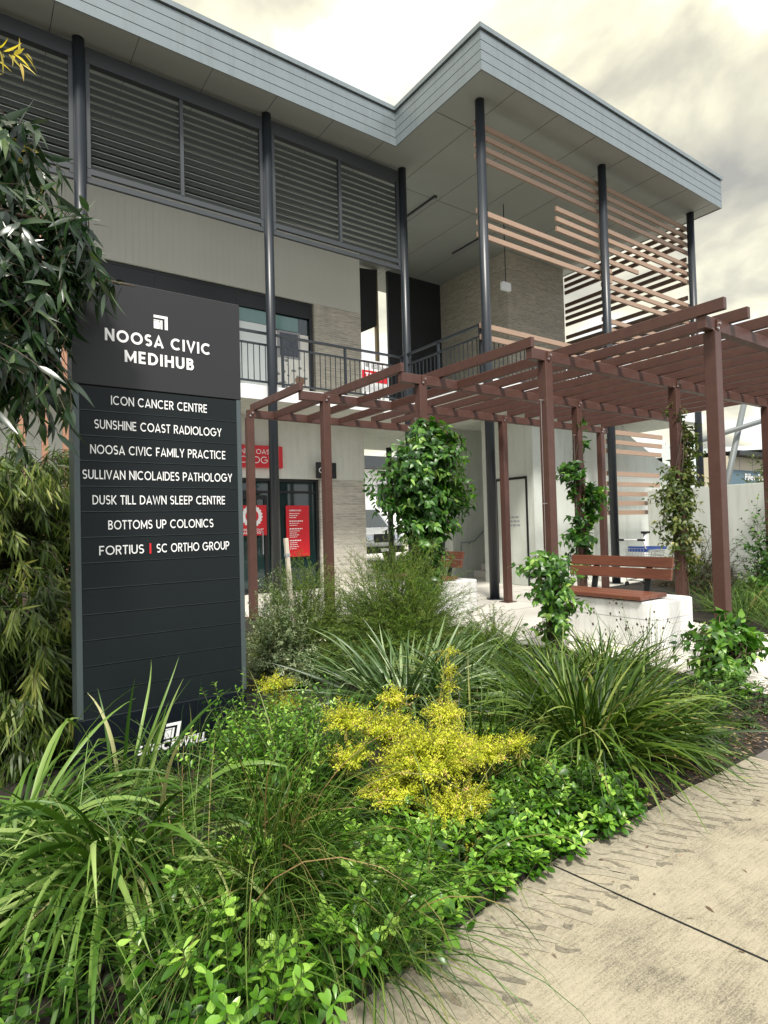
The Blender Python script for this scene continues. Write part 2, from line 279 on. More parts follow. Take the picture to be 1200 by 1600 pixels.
class MB:
    """collects shapes in world coordinates; build() links ONE mesh object"""
    def __init__(s): s.v = []; s.f = []
    def add(s, v, f):
        k = len(s.v); s.v += [tuple(p) for p in v]; s.f += [tuple(i+k for i in q) for q in f]; return s
    def box(s, x0, x1, y0, y1, z0, z1):
        return s.add([(x0,y0,z0),(x1,y0,z0),(x1,y1,z0),(x0,y1,z0),(x0,y0,z1),(x1,y0,z1),(x1,y1,z1),(x0,y1,z1)],
                     [(0,3,2,1),(4,5,6,7),(0,1,5,4),(1,2,6,5),(2,3,7,6),(3,0,4,7)])
    def obox(s, c, size, rz=0, rx=0, ry=0):
        m = Matrix.Translation(c) @ Matrix.Rotation(rz, 4, 'Z') @ Matrix.Rotation(ry, 4, 'Y') @ Matrix.Rotation(rx, 4, 'X')
        a, b, d = [q/2 for q in size]
        vs_ = [m @ Vector(p) for p in ((-a,-b,-d),(a,-b,-d),(a,b,-d),(-a,b,-d),(-a,-b,d),(a,-b,d),(a,b,d),(-a,b,d))]
        return s.add(vs_, [(0,3,2,1),(4,5,6,7),(0,1,5,4),(1,2,6,5),(2,3,7,6),(3,0,4,7)])
    def tube(s, pts, r, n=8, caps=True):
        pts = [Vector(p) for p in pts]; rs = [float(q) for q in r] if isinstance(r, (list, tuple)) else [r]*len(pts)
        ring = []; k0 = len(s.v)
        for i, p in enumerate(pts):
            d = (pts[min(i+1, len(pts)-1)] - pts[max(i-1, 0)]).normalized()
            a = d.orthogonal().normalized() if abs(d.z) < .99 else Vector((1, 0, 0)); 
            if i and abs(d.z) < .99:
                a = (pa - d*pa.dot(d)).normalized() if (pa - d*pa.dot(d)).length > 1e-3 else a
            pa = a; b = d.cross(a)
            s.v += [tuple(p + rs[i]*(cos(2*pi*j/n)*a + sin(2*pi*j/n)*b)) for j in range(n)]
        for i in range(len(pts)-1):
            for j in range(n):
                s.f.append((k0+i*n+j, k0+i*n+(j+1) % n, k0+(i+1)*n+(j+1) % n, k0+(i+1)*n+j))
        if caps:
            s.f.append(tuple(k0+j for j in reversed(range(n)))); s.f.append(tuple(k0+(len(pts)-1)*n+j for j in range(n)))
        return s
    def prism(s, poly, z0, z1):
        n = len(poly)
        return s.add([(x, y, z0) for x, y in poly]+[(x, y, z1) for x, y in poly],
                     [tuple(reversed(range(n))), tuple(range(n, 2*n))]+[(i, (i+1) % n, n+(i+1) % n, n+i) for i in range(n)])
    def prism_y(s, poly, y0, y1):
        n = len(poly)
        return s.add([(x, y0, z) for x, z in poly]+[(x, y1, z) for x, z in poly],
                     [tuple(range(n)), tuple(reversed(range(n, 2*n)))]+[(i, n+i, n+(i+1) % n, (i+1) % n) for i in range(n)])
    def prism_x(s, poly, x0, x1):
        n = len(poly)
        return s.add([(x0, y, z) for y, z in poly]+[(x1, y, z) for y, z in poly],
                     [tuple(reversed(range(n))), tuple(range(n, 2*n))]+[(i, (i+1) % n, n+(i+1) % n, n+i) for i in range(n)])
    def build(s, name, m, parent=None, bevel=0, smooth=False, label=None, seg=1):
        l = root_loc(parent) if parent else Vector((0, 0, 0))
        me = bpy.data.meshes.new(name); me.from_pydata([(p[0]-l.x, p[1]-l.y, p[2]-l.z) for p in s.v], [], s.f); me.update()
        me.materials.append(m)
        o = bpy.data.objects.new(name, me); COL.objects.link(o); o.parent = parent
        if smooth:
            me.polygons.foreach_set('use_smooth', [len(p.vertices) <= 4 for p in me.polygons])
        if bevel:
            bm = o.modifiers.new('bevel', 'BEVEL'); bm.width = bevel; bm.segments = seg; bm.limit_method = 'ANGLE'; bm.angle_limit = R(40)
        if label: o['label'] = label
        return o

def npmesh(name, v, tris, rnd, m, parent, smooth=True):
    """vertices already local to parent"""
    v = np.asarray(v, np.float32); tris = np.asarray(tris, np.int32)
    me = bpy.data.meshes.new(name); me.vertices.add(len(v)); me.vertices.foreach_set('co', v.ravel())
    k = tris.shape[1]
    me.loops.add(tris.size); me.loops.foreach_set('vertex_index', tris.ravel())
    me.polygons.add(len(tris)); me.polygons.foreach_set('loop_start', np.arange(0, tris.size, k, dtype=np.int32))
    me.update(calc_edges=True)
    if smooth: me.polygons.foreach_set('use_smooth', np.ones(len(tris), bool))
    if rnd is not None:
        a = me.attributes.new('rnd', 'FLOAT', 'POINT'); a.data.foreach_set('value', np.asarray(rnd, np.float32))
    me.materials.append(m)
    o = bpy.data.objects.new(name, me); COL.objects.link(o); o.parent = parent
    return o

# ------------------------------------------------------------------ stroke lettering (geometric capitals)
def arc(cx, cy, rx, ry, a0, a1, n=14):
    return [(cx+rx*cos(R(a0+(a1-a0)*i/n)), cy+ry*sin(R(a0+(a1-a0)*i/n))) for i in range(n+1)]
def glyph(c, t):
    a = t/2
    if c == 'A': return [[(a*.7, 0), (.41, .97-a*.3), (.82-a*.7, 0)], [(.17, .27), (.65, .27)]], .82
    if c == 'B': return [[(a, a), (.36, a)]+arc(.36, .27+a/4, .27-a, .27-a*.75, -90, 90)+[(a, .54-a/2+.0)], [(a, 1-a), (.33, 1-a)]+arc(.33, .77-a/4, .25-a, .23-a*.75, 90, -90)+[(a, .54-a/2)], [(a, 0), (a, 1)]], .66
    if c == 'C': return [arc(.5, .5, .5-a, .5-a, 48, 312, 24)], .9
    if c == 'D': return [[(a, 0), (a, 1)], [(a, a), (.3, a)]+arc(.3, .5, .48-a, .5-a, -90, 90, 18)+[(a, 1-a)]], .79
    if c == 'E': return [[(a, 0), (a, 1)], [(a, a), (.54, a)], [(a, .5), (.50, .5)], [(a, 1-a), (.54, 1-a)]], .58
    if c == 'F': return [[(a, 0), (a, 1)], [(a, .49), (.48, .49)], [(a, 1-a), (.54, 1-a)]], .57
    if c == 'G': return [arc(.5, .5, .5-a, .5-a, 48, 360, 26)+[(.54, .5)]], 1.0
    if c == 'H': return [[(a, 0), (a, 1)], [(.74-a, 0), (.74-a, 1)], [(a, .5), (.74-a, .5)]], .74
    if c == 'I': return [[(a, 0), (a, 1)]], t
    if c == 'K': return [[(a, 0), (a, 1)], [(.64, 1), (.2, .5), (.66, 0)]], .68
    if c == 'L': return [[(a, 1), (a, 0)], [(a, a), (.50, a)]], .52
    if c == 'M': return [[(a, 0), (a, .97)], [(a, .97-a), (.45, .22), (.9-a, .97-a)], [(.9-a, 0), (.9-a, .97)]], .9
    if c == 'N': return [[(a, 0), (a, 1)], [(a, .97-a*.3), (.76-a, .03+a*.3)], [(.76-a, 0), (.76-a, 1)]], .76
    if c == 'O': return [arc(.5, .5, .5-a, .5-a, 0, 360, 32)], 1.0
    if c == 'P': return [[(a, 0), (a, 1)], [(a, 1-a), (.33, 1-a)]+arc(.33, .7, .3-a, .3-a, 90, -90)+[(a, .4+a)]], .64
    if c == 'R': return [[(a, 0), (a, 1)], [(a, 1-a), (.34, 1-a)]+arc(.34, .71, .29-a, .29-a, 90, -90)+[(a, .42+a)], [(.34, .42), (.60, 0)]], .66
    if c == 'S':
        r = (1-2*a)/4; kx = (.31-a)/r
        return [[(.31+kx*(x), y) for x, y in arc(0, 1-a-r, r, r, 35, 270, 16)+arc(0, a+r, r, r, 90, -145, 16)[1:]]], .62
    if c == 'T': return [[(.3, 0), (.3, 1)], [(0, 1-a), (.6, 1-a)]], .6
    if c == 'U': return [[(a, 1)]+arc(.36, .36, .36-a, .36-a, 180, 360, 16)+[(.72-a, 1)]], .72
    if c == 'V': return [[(a*.7, 1), (.4, .03+a*.3), (.8-a*.7, 1)]], .8
    if c == 'W': return [[(a*.6, 1), (.3, .04), (.56, .9), (.82, .04), (1.12-a*.6, 1)]], 1.12
    if c == 'Y': return [[(a*.7, 1), (.36, .45), (.72-a*.7, 1)], [(.36, .5), (.36, 0)]], .72
    if c == 'w': return [[(a*.6, .7), (.22, .04), (.40, .6), (.58, .04), (.8-a*.6, .7)]], .8
    if c == 'i': return [[(a, 0), (a, .7)], [(a, .85), (a, 1)]], t
    if c == 'l': return [[(a, 0), (a, 1.02)]], t
    if c == 'o': return [arc(.33, .34, .33-a, .34-a, 0, 360, 20)], .66
    if c == 'a': return [arc(.32, .34, .32-a, .34-a, 0, 360, 20), [(.64-a, 0), (.64-a, .7)]], .64
    if c == 'k': return [[(a, 0), (a, 1.02)], [(.48, .7), (.15, .34), (.5, 0)]], .5
    if c == '|': return [[(a, -.05), (a, 1.05)]], t
    return [], .3

def stroke(poly, t):
    poly = [p for i, p in enumerate(poly) if i == 0 or abs(p[0]-poly[i-1][0])+abs(p[1]-poly[i-1][1]) > 1e-4]
    v = []; f = []; n = len(poly)
    closed = n > 3 and abs(poly[0][0]-poly[-1][0]) + abs(poly[0][1]-poly[-1][1]) < 1e-6
    P = [Vector(p) for p in poly]
    for i in range(n):
        if closed and i in (0, n-1): d0 = (P[0]-P[n-2]).normalized(); d1 = (P[1]-P[0]).normalized()
        else:
            d0 = (P[i]-P[i-1]).normalized() if i else (P[1]-P[0]).normalized(); d1 = (P[i+1]-P[i]).normalized() if i < n-1 else d0
        d = d0+d1
        d = d.normalized() if d.length > .2 else d1
        nn = Vector((-d.y, d.x)); k = min(1/max(.45, nn.dot(Vector((-d0.y, d0.x)))), 1.7)
        v += [P[i]+nn*t/2*k, P[i]-nn*t/2*k]
    for i in range(n-1): f.append((2*i, 2*i+1, 2*i+3, 2*i+2))
    return v, f

def text_mb(mb, txt, x, y, z, h, t=.16, spacing=.14, align='C', width=None, shear=0, wide=1.0, face='-y'):
    """capitals of height h on a plane facing -Y at depth y; x = centre or left"""
    gl = []; cur = 0
    for c in txt:
        p, w = glyph(c, t); gl.append((p, cur)); cur += w*wide + spacing
    cur -= spacing
    k = h
    if width: k = min(h*1.35, width/cur); 
    ox = x - cur*k/2 if align == 'C' else x
    for p, cx in gl:
        for jj, q in enumerate(p):
            v, f = stroke(q, t); yj = y - .0005*jj
            V = [(ox + (cx + a.x*wide + shear*a.y)*k, yj, z + a.y*h) for a in v]
            mb.add(V, f)
    return cur*k

# ------------------------------------------------------------------ foliage helpers
def unit(a): return a/np.maximum(np.linalg.norm(a, axis=-1, keepdims=True), 1e-9)

def blades(rng, n, length, width, el, bend, base_r, az=None, fold=True, twist=.5, seg=11, kink=.08, base=None, curl=.35):
    """arching strap leaves; returns verts, quads, rnd"""
    azv = rng.uniform(0, 2*pi, n) if az is None else rng.uniform(az[0], az[1], n)
    Ln = rng.uniform(*length, n); Wd = rng.uniform(*width, n); e0 = rng.uniform(*el, n); bd = rng.uniform(*bend, n)
    rr = base_r*np.sqrt(rng.random(n)); 
    pos = np.stack([np.cos(azv)*rr, np.sin(azv)*rr, np.zeros(n)], 1) + rng.normal(0, base_r*.25, (n, 3))*[1, 1, 0]
    if base is not None: pos = base(rng, n)
    kk = rng.random(n) < kink; kt = rng.uniform(.45, .8, n)
    pw = rng.uniform(1.0, 2.0, n); cu = rng.normal(0, curl, n); tw0 = rng.normal(0, twist, n); tw1 = rng.normal(0, twist, n)
    rows = []
    p = pos.copy()
    cols = 3 if fold else 2
    V = np.zeros((n, seg+1, cols, 3))
    for s in range(seg+1):
        t = s/seg
        th = e0 - bd*t**pw - np.where(kk & (t > kt), .9, 0)
        a = azv + cu*t
        d = np.stack([np.cos(th)*np.cos(a), np.cos(th)*np.sin(a), np.sin(th)], 1)
        side = np.stack([-np.sin(a), np.cos(a), np.zeros(n)], 1); nrm = np.cross(d, side)
        tw = tw0 + (tw1)*t
        sv = side*np.cos(tw)[:, None] + nrm*np.sin(tw)[:, None]; nv = np.cross(d, sv)
        w = Wd*(0.55+.45*min(1, t*4))*(1-max(0, (t-.55)/.45)**1.6*.96)
        if fold:
            V[:, s, 0] = p + sv*w[:, None]/2; V[:, s, 1] = p + nv*(w*.16)[:, None]; V[:, s, 2] = p - sv*w[:, None]/2
        else:
            V[:, s, 0] = p + sv*w[:, None]/2; V[:, s, 1] = p - sv*w[:, None]/2
        p = p + d*(Ln/seg)[:, None]
        p[:, 2] = np.maximum(p[:, 2], .006)
    q = []
    for s in range(seg):
        for c in range(cols-1):
            q.append((s*cols+c, s*cols+c+1, (s+1)*cols+c+1, (s+1)*cols+c))
    q = np.array(q); stride = (seg+1)*cols
    F = (q[None] + (np.arange(n)*stride)[:, None, None]).reshape(-1, 4)
    return V.reshape(-1, 3), F, np.repeat(rng.random(n), stride)

T8 = (np.array([(0,0),(0,.32),(0,.68),(0,1),(-.46,.30),(-.40,.66),(.46,.30),(.40,.66)]),
      np.array([(0,6,1),(0,1,4),(1,6,7),(1,7,2),(4,1,2),(4,2,5),(2,7,3),(5,2,3)]))
TOB = (np.array([(0,0),(0,.4),(0,.75),(0,1),(-.32,.38),(-.5,.74),(.32,.38),(.5,.74)]), T8[1])     # obovate
TOV = (np.array([(0,0),(0,.28),(0,.62),(0,1),(-.5,.28),(-.36,.64),(.5,.28),(.36,.64)]), T8[1])     # heart / ovate
T4 = (np.array([(0,0),(-.5,.45),(.5,.45),(0,1)]), np.array([(0,2,3),(0,3,1)]))
TL = (np.array([(0,0),(0,.3),(0,.62),(0,1),(-.5,.26),(-.42,.58),(.5,.26),(.42,.58)]), T8[1])

def leaf_tmpl(ts, ws):
    xy = [(0, 0)] + [q for t, w in zip(ts, ws) for q in ((0, t), (-w, t), (w, t))] + [(0, 1)]
    tri = [(0, 3, 1), (0, 1, 2)]
    for i in range(len(ts)-1):
        m, l, r = 1+3*i, 2+3*i, 3+3*i; M2, l2, r2 = m+3, l+3, r+3
        tri += [(m, r, r2), (m, r2, M2), (l, m, M2), (l, M2, l2)]
    m, l, r = 1+3*(len(ts)-1), 2+3*(len(ts)-1), 3+3*(len(ts)-1); e = len(xy)-1
    return np.array(xy), np.array(tri+[(m, r, e), (l, m, e)])
TOB = leaf_tmpl([.12, .3, .5, .68, .84, .95], [.12, .28, .43, .49, .36, .15])
TOV = leaf_tmpl([.04, .16, .34, .55, .75, .9], [.20, .44, .50, .40, .24, .10])
TL = leaf_tmpl([.08, .22, .4, .6, .8], [.24, .46, .50, .38, .19])
def leaves(rng, pos, d, upv, ln, wd, tmpl=T8, droop=.25, fold=.18, rnd=None):
    n = len(pos); xy, tri = tmpl
    d = unit(d); z = upv - d*np.sum(upv*d, 1, keepdims=True); z = unit(z + 1e-6); x = np.cross(d, z)
    k = len(xy)
    X = xy[None, :, 0]*wd[:, None]; Y = xy[None, :, 1]*ln[:, None]
    dr = (droop*rng.uniform(.3, 1.6, n))[:, None]
    Z = -dr*ln[:, None]*xy[None, :, 1]**2 + fold*np.abs(X)
    V = pos[:, None] + X[..., None]*x[:, None] + Y[..., None]*d[:, None] + Z[..., None]*z[:, None]
    F = (tri[None] + (np.arange(n)*k)[:, None, None]).reshape(-1, 3)
    r = rng.random(n) if rnd is None else rnd
    return V.reshape(-1, 3), F, np.repeat(r, k)

def bez(a, b, c, t):
    return a*(1-t)**2 + 2*b*t*(1-t) + c*t**2
def dbez(a, b, c, t):
    return 2*(b-a)*(1-t) + 2*(c-b)*t

def twigs(rng, a, b, c, K, t0, t1, ln, wd, spread, grav=0, tmpl=T8, droop=.25, upmix=.5, jit=.0, fold=.18, tipscale=.6):
    """leaves along M quadratic twigs"""
    Mn = len(a)
    t = np.tile(np.linspace(t0, t1, K), (Mn, 1)) + rng.normal(0, .5*(t1-t0)/K, (Mn, K)); t = np.clip(t, 0, 1)
    tt = t.reshape(-1, 1); A, B, Cc = [np.repeat(q, K, 0) for q in (a, b, c)]
    pos = bez(A, B, Cc, tt); tan = unit(dbez(A, B, Cc, tt))
    ref = np.where(np.abs(tan[:, 2:3]) > .9, np.array([[1., 0, 0]]), np.array([[0, 0, 1.]]))
    e1 = unit(np.cross(tan, ref)); e2 = np.cross(tan, e1)
    ph = np.tile(np.arange(K)*2.4, Mn) + np.repeat(rng.uniform(0, 6.28, Mn), K) + rng.normal(0, .4, Mn*K)
    rad = e1*np.cos(ph)[:, None] + e2*np.sin(ph)[:, None]
    s = rng.uniform(spread[0], spread[1], Mn*K)[:, None]
    d = tan*np.cos(s) + rad*np.sin(s) + np.array([0, 0, -grav]) * rng.uniform(.5, 1.5, (Mn*K, 1))
    upv = tan*(1-upmix) + np.array([0, 0, 1.])*upmix + rng.normal(0, .2, (Mn*K, 3))
    sc = 1 - (1-tipscale)*np.clip((tt[:, 0]-.6)/.4, 0, 1)
    L_ = rng.uniform(*ln, Mn*K)*sc; W_ = rng.uniform(*wd, Mn*K)*sc
    if jit: pos = pos + rng.normal(0, jit, pos.shape)
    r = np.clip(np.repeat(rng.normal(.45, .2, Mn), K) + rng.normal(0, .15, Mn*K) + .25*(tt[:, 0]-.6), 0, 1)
    return leaves(rng, pos, d, upv, L_, W_, tmpl, droop, fold, r)

def stems(a, b, c, r0_, r1_, seg=5):
    n = len(a); V = []; 
    for s in range(seg+1):
        t = s/seg; p = bez(a, b, c, t); tan = unit(dbez(a, b, c, min(max(t, .02), .98)))
        ref = np.where(np.abs(tan[:, 2:3]) > .9, np.array([[1., 0, 0]]), np.array([[0, 0, 1.]]))
        e1 = unit(np.cross(tan, ref)); e2 = np.cross(tan, e1); r = r0_ + (r1_-r0_)*t
        for j in range(3):
            V.append(p + r*(e1*cos(2*pi*j/3) + e2*sin(2*pi*j/3)))
    V = np.stack(V, 1); k = V.shape[1]
    q = np.array([(s*3+j, s*3+(j+1) % 3, (s+1)*3+(j+1) % 3, (s+1)*3+j) for s in range(seg) for j in range(3)])
    return V.reshape(-1, 3), (q[None]+(np.arange(n)*k)[:, None, None]).reshape(-1, 4)

def merge(*parts):
    V = []; F = []; Rn = []; o = 0
    for v, f, r in parts:
        V.append(v); F.append(f+o); Rn.append(r); o += len(v)
    return np.concatenate(V), np.concatenate(F), np.concatenate(Rn)

def strap_clump(name, label, loc, seed, m, n, length, width, el=(.7, 1.5), bend=(.6, 2.2), base_r=.12, cat='grass clump', group=None, **kw):
    rng = np.random.default_rng(seed)
    root = thing(name, loc, label, cat, group)
    v, f, r = blades(rng, n, length, width, el, bend, base_r, **kw)
    npmesh('blades', v, f, r, M[m], root)
    return root

def ball_pts(rng, n, size, power=.4, zmin=0.0):
    d = unit(rng.normal(0, 1, (n, 3))); d[:, 2] = np.where(d[:, 2] < 0, -d[:, 2]*.4, d[:, 2])
    return d*(rng.random((n, 1))**power)*np.array(size) + np.array([0, 0, zmin])

def shrub(name, label, loc, seed, m, M_, K, size, ln, wd, spread=(.5, 1.2), grav=0, tmpl=T8, t0=.35, base_r=.05, zmin=0., droop=.25, upmix=.5, midup=.35, stem_r=(.004, .0015), stem_m='twig', cat='shrub', group=None, tips=None, power=.4, jit=0, tipscale=.6, fold=.18):
    rng = np.random.default_rng(seed)
    root = thing(name, loc, label, cat, group)
    c = ball_pts(rng, M_, size, power, zmin) if tips is None else tips(rng, M_)
    a = np.stack([rng.normal(0, base_r, M_), rng.normal(0, base_r, M_), np.zeros(M_)], 1)
    b = a*.6 + c*.4 + np.array([0, 0, 1])*midup*np.linalg.norm(c-a, axis=1, keepdims=True) + rng.normal(0, .06, (M_, 3))*np.linalg.norm(c-a, axis=1, keepdims=True)
    c[:, 2] = np.maximum(c[:, 2], .02)
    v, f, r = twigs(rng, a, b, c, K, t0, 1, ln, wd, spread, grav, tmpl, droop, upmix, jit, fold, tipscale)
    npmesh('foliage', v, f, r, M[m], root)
    v, f = stems(a, b, c, *stem_r); npmesh('stems', v, f, None, M[stem_m], root)
    return root
# ------------------------------------------------------------------ ground
def struct(name, mb, m, **kw): return tag(mb.build(name, m, **kw), kind='structure')
MB_ = MB
struct('ground', MB().add([(-600,-600,-.03),(900,-600,-.03),(900,900,-.03),(-600,900,-.03)], [(0,1,2,3)]), M['asphalt'])
# plaza paving in front of and under the building
struct('plaza', MB().prism([(3.35,10.2),(3.8,9.1),(4.3,7.55),(4.85,6.05),(5.35,4.6),(5.45,3.5),(5.3,2.75),(4.9,2.3),(5.3,2.1),(14,2.1),(14,8),(40,8),(40,34),(-12,34),(-12,10.2)], -.02, 0), M['plaza'])
pj = MB()
for x in (6.6, 8.1, 9.6, 11.1): pj.box(x, x+.006, 2.15, 8.6, .0, .0015)
for y in (4.9, 6.7, 8.4): pj.box(5.4, 13, y, y+.006, .0018, .003)
struct('paving_joints', pj, M['joint'])
# soil bed between path and plaza, undulating
rng = np.random.default_rng(5)
def bedz(x, y): return .015+.02*sin(x*3.1+y*2)+.02*sin(y*4.3-x)*cos(x*2.2)
def in_poly(x, y, P):
    c = False; j = len(P)-1
    for i in range(len(P)):
        if (P[i][1] > y) != (P[j][1] > y) and x < (P[j][0]-P[i][0])*(y-P[i][1])/(P[j][1]-P[i][1])+P[i][0]: c = not c
        j = i
    return c
def edge_y(x): return 1.655 - .17*max(0, (2.1-x)/1.3)**1.6 if x < 2.1 else 1.655
sb = MB(); nx, ny = 90, 60
gv = {}
for i in range(nx+1):
    for j in range(ny+1):
        x = -5+13.5*i/nx; y0 = edge_y(x)-.03; yb = 10.2; y = y0+(yb-y0)*(j/ny)**1.25
        z = bedz(x, y) if j else -.01
        gv[i, j] = len(sb.v); sb.v.append((x, y, z if x < 5.2-(y-2)*.33 else min(z, -.012) if y > 2.08 else z))
for i in range(nx):
    for j in range(ny): sb.f.append((gv[i,j], gv[i+1,j], gv[i+1,j+1], gv[i,j+1]))
struct('garden_soil', sb, M['soil'], smooth=True)

# footpath
pe = [(-6, edge_y(-.2))]+[(x, edge_y(x)+.006*sin(x*9)+.004*sin(x*23)) for x in np.linspace(-.2, 3.72, 48)]
struct('footpath', MB().prism([(-6,-9),(3.72,-9)]+list(reversed(pe)), -.025, .012), M['path'])
struct('kerb_ramp', MB().prism([(3.726,-9),(4.6,-9),(4.6,1.62),(3.726,1.66)], -.025, .006), mat('dark_paver', (.16,.145,.125), .9, noise=12, col2=(.10,.09,.08)))
pj = MB(); 
pj.prism([(1.936,1.63),(1.944,1.63),(2.30,-1),(2.292,-1)], .012, .0143)
struct('path_joint', pj, M['black'])
# stencilled motif along the edge of the path: rows of feather-like pale strokes with darker stain beside them
st = MB(); sdk = MB(); rr = random.Random(3)
def feather(mb, x, y, ang, ln, wd, z, k=1.0):
    pts = []; n = 7
    for s in range(n+1):
        t = s/n; w = wd*(.35+.65*sin(pi*min(1, t*1.15+.05)))*(1 if t < .85 else .75) + .004*sin(t*17+x*40)
        off = .018*sin(t*5+x*9)*k
        pts.append((t*ln, w/2+off, -w/2+off))
    ca, sa = cos(ang), sin(ang); k0 = len(mb.v)
    for a, p, q in pts:
        mb.v.append((x+a*ca-p*sa, y+a*sa+p*ca, z)); mb.v.append((x+a*ca-q*sa, y+a*sa+q*ca, z))
    for s in range(n): mb.f.append((k0+2*s, k0+2*s+1, k0+2*s+3, k0+2*s+2))
def pad(mb, x, y, ang, ln, w0, w1, z, amp=.004):
    n = 8; ca, sa = cos(ang), sin(ang); k0 = len(mb.v); ph = rr.uniform(0, 6)
    for s in range(n+1):
        t = s/n; w = w0+(w1-w0)*t+amp*.5*sin(t*11+ph); o = amp*2.5*sin(t*4+ph)
        for q in (w/2+o, -w/2+o): mb.v.append((x+t*ln*ca-q*sa, y+t*ln*sa+q*ca, z))
    for s in range(n): mb.f.append((k0+2*s, k0+2*s+1, k0+2*s+3, k0+2*s+2))
xs = np.linspace(.80, 3.70, 70); k0 = len(st.v)
for xx in xs: st.v += [(xx, edge_y(xx)-.004, .0128), (xx, edge_y(xx)-.115-.012*sin(xx*31)-.01*sin(xx*13), .0128)]
for s in range(69): st.f.append((k0+2*s, k0+2*s+1, k0+2*s+3, k0+2*s+2))
x = .82
while x < 3.6:
    ey = edge_y(x); a = R(-58)+rr.uniform(-.10, .10); ln = .21+rr.uniform(-.05, .04)
    pad(st, x, ey-.10, a, ln, .040, .046, .0136)
    pad(sdk, x+.046, ey-.115, a-.06, ln*rr.uniform(.55, 1.0), .006, .030, .0132, .007)
    if rr.random() < .65: pad(sdk, x+rr.uniform(-.02,.03), ey-.03-rr.uniform(0,.05), a+rr.uniform(-.5,.7), rr.uniform(.05,.12), .006, .003, .0141, .010)
    if rr.random() < .4: pad(sdk, x+.03+.5*ln, ey-.12-ln*.75, a+.1, rr.uniform(.04,.08), .03, .010, .0131, .004)
    x += .074+rr.uniform(-.008, .012)
struct('path_stain_motif', sdk, M['stencil_dark']); struct('path_cement_motif', st, M['stencil'])

# ------------------------------------------------------------------ medical building
B = thing('medical_building', (2, 12.2, 0), 'two storey medical centre with grey metal eaves, louvre screens and pink timber battens', 'building')
def part(name, mb, m, **kw): return mb.build(name, m, kw.pop('parent', B), **kw)
# core and facing
part('wall', MB().box(-9,8.06,12.36,16,0,7.2), M['render'])
part('dark_void_backing', MB().box(-9,6.9,14.6,14.8,7.2,9.336).box(-9,6.9,12.36,14.6,7.202,7.23), M['darkpanel'])  # charcoal backing added behind the louvres so the open void reads dark
part('upper_cladding', MB().box(-9,8.08,12.2,12.358,6.64,8.15), M['white_clad'], label='white grooved cladding above the windows')
part('brick_panel', MB().box(6.78,8.08,12.205,12.358,4.1,6.638), M['brick'], label='thin beige brickwork beside the upstairs windows')
part('brick_panel', MB().box(6.82,8.08,12.2,12.358,0,2.52), M['brick_pale'], label='pale thin brickwork beside the glass entry')
part('lower_wall', MB().box(-9,8.08,12.202,12.358,2.522,3.878), M['render'])
part('lower_wall', MB().box(-9,1.6,12.203,12.358,0,2.518), M['green_render'])
def glazing(x0, x1, z0, z1, y, mull, trans=(), name='window'):
    fr = MB(); w = .06
    fr.box(x0,x1,y-.07,y+.06,z0,z0+w).box(x0,x1,y-.07,y+.06,z1-w,z1)
    for x in [x0]+list(mull)+[x1-w]: fr.box(x,x+w,y-.068,y+.058,z0+w,z1-w)
    for z in trans: fr.box(x0+w,x1-w,y-.05,y+.05,z,z+.05)
    f = part(name, fr, M['black'])
    part('pane', MB().box(x0+.02,x1-.02,y,y+.012,z0+.02,z1-.02), M['glass'], parent=f)
    return f
w1 = glazing(-9, 6.74, 4.1, 6.64, 12.32, (-6,-3,0,1.6,3.2,4.9,5.72), (6.32,))
for a_, b_ in ((3.27,4.88),(4.97,5.70)): part('window_film', MB().box(a_,b_,12.305,12.312,4.55,5.96), M['film'], parent=w1)
for a_, b_, c_, d_ in ((3.27,4.88,5.97,6.26),(4.97,5.70,5.97,6.26),(5.8,6.40,5.92,6.24),(3.27,4.88,4.2,4.54),(4.97,5.7,4.2,4.54)): part('reflection_patch', MB().box(a_,b_,12.306,12.313,c_,d_), M['reflect_teal'], parent=w1)  # teal panels put the windows' reflections into the colour
part('window_film', MB().box(-9,3.18,12.305,12.312,4.5,5.96), M['film'], parent=w1)
part('transom_panel', MB().box(-8.95,6.68,12.26,12.268,6.27,6.58), M['black'], parent=w1)
po = part('poster', MB().box(5.80,6.66,12.296,12.304,4.2,5.88), M['poster'], parent=w1)
pf = MB().box(5.87,6.44,12.285,12.295,5.28,5.90); 
pf2 = MB(); pf2.box(5.93,6.38,12.278,12.284,5.33,5.85)
part('poster_frame', pf, M['grey'], parent=w1); part('poster_picture', pf2, mat('slate_picture', (.035,.04,.055), .4, noise=9, col2=(.10,.11,.13)), parent=w1)
pot = MB(); pot.add([(6.42+.13*cos(a), 12.293, 4.80+.10*sin(a)) for a in np.linspace(0, 2*pi, 20, endpoint=False)], [tuple(range(20))])
part('poster_bowl', pot, mat('brown_bowl', (.25,.15,.09), .6, noise=12), parent=w1)
rs = MB(); q = random.Random(8)
for k in range(26):
    cx, cz = q.uniform(5.85,6.6), q.uniform(4.35,5.25); s = q.uniform(.02,.07); a0 = q.uniform(0,3)
    rs.add([(cx+s*q.uniform(.6,1.3)*cos(a0+b), 12.2955, cz+s*.55*q.uniform(.6,1.3)*sin(a0+b)) for b in np.linspace(0, 2*pi, 9, endpoint=False)], [tuple(range(9))])
part('poster_blossom', rs, mat('grey_blossom', (.22,.23,.21), .6), parent=w1)
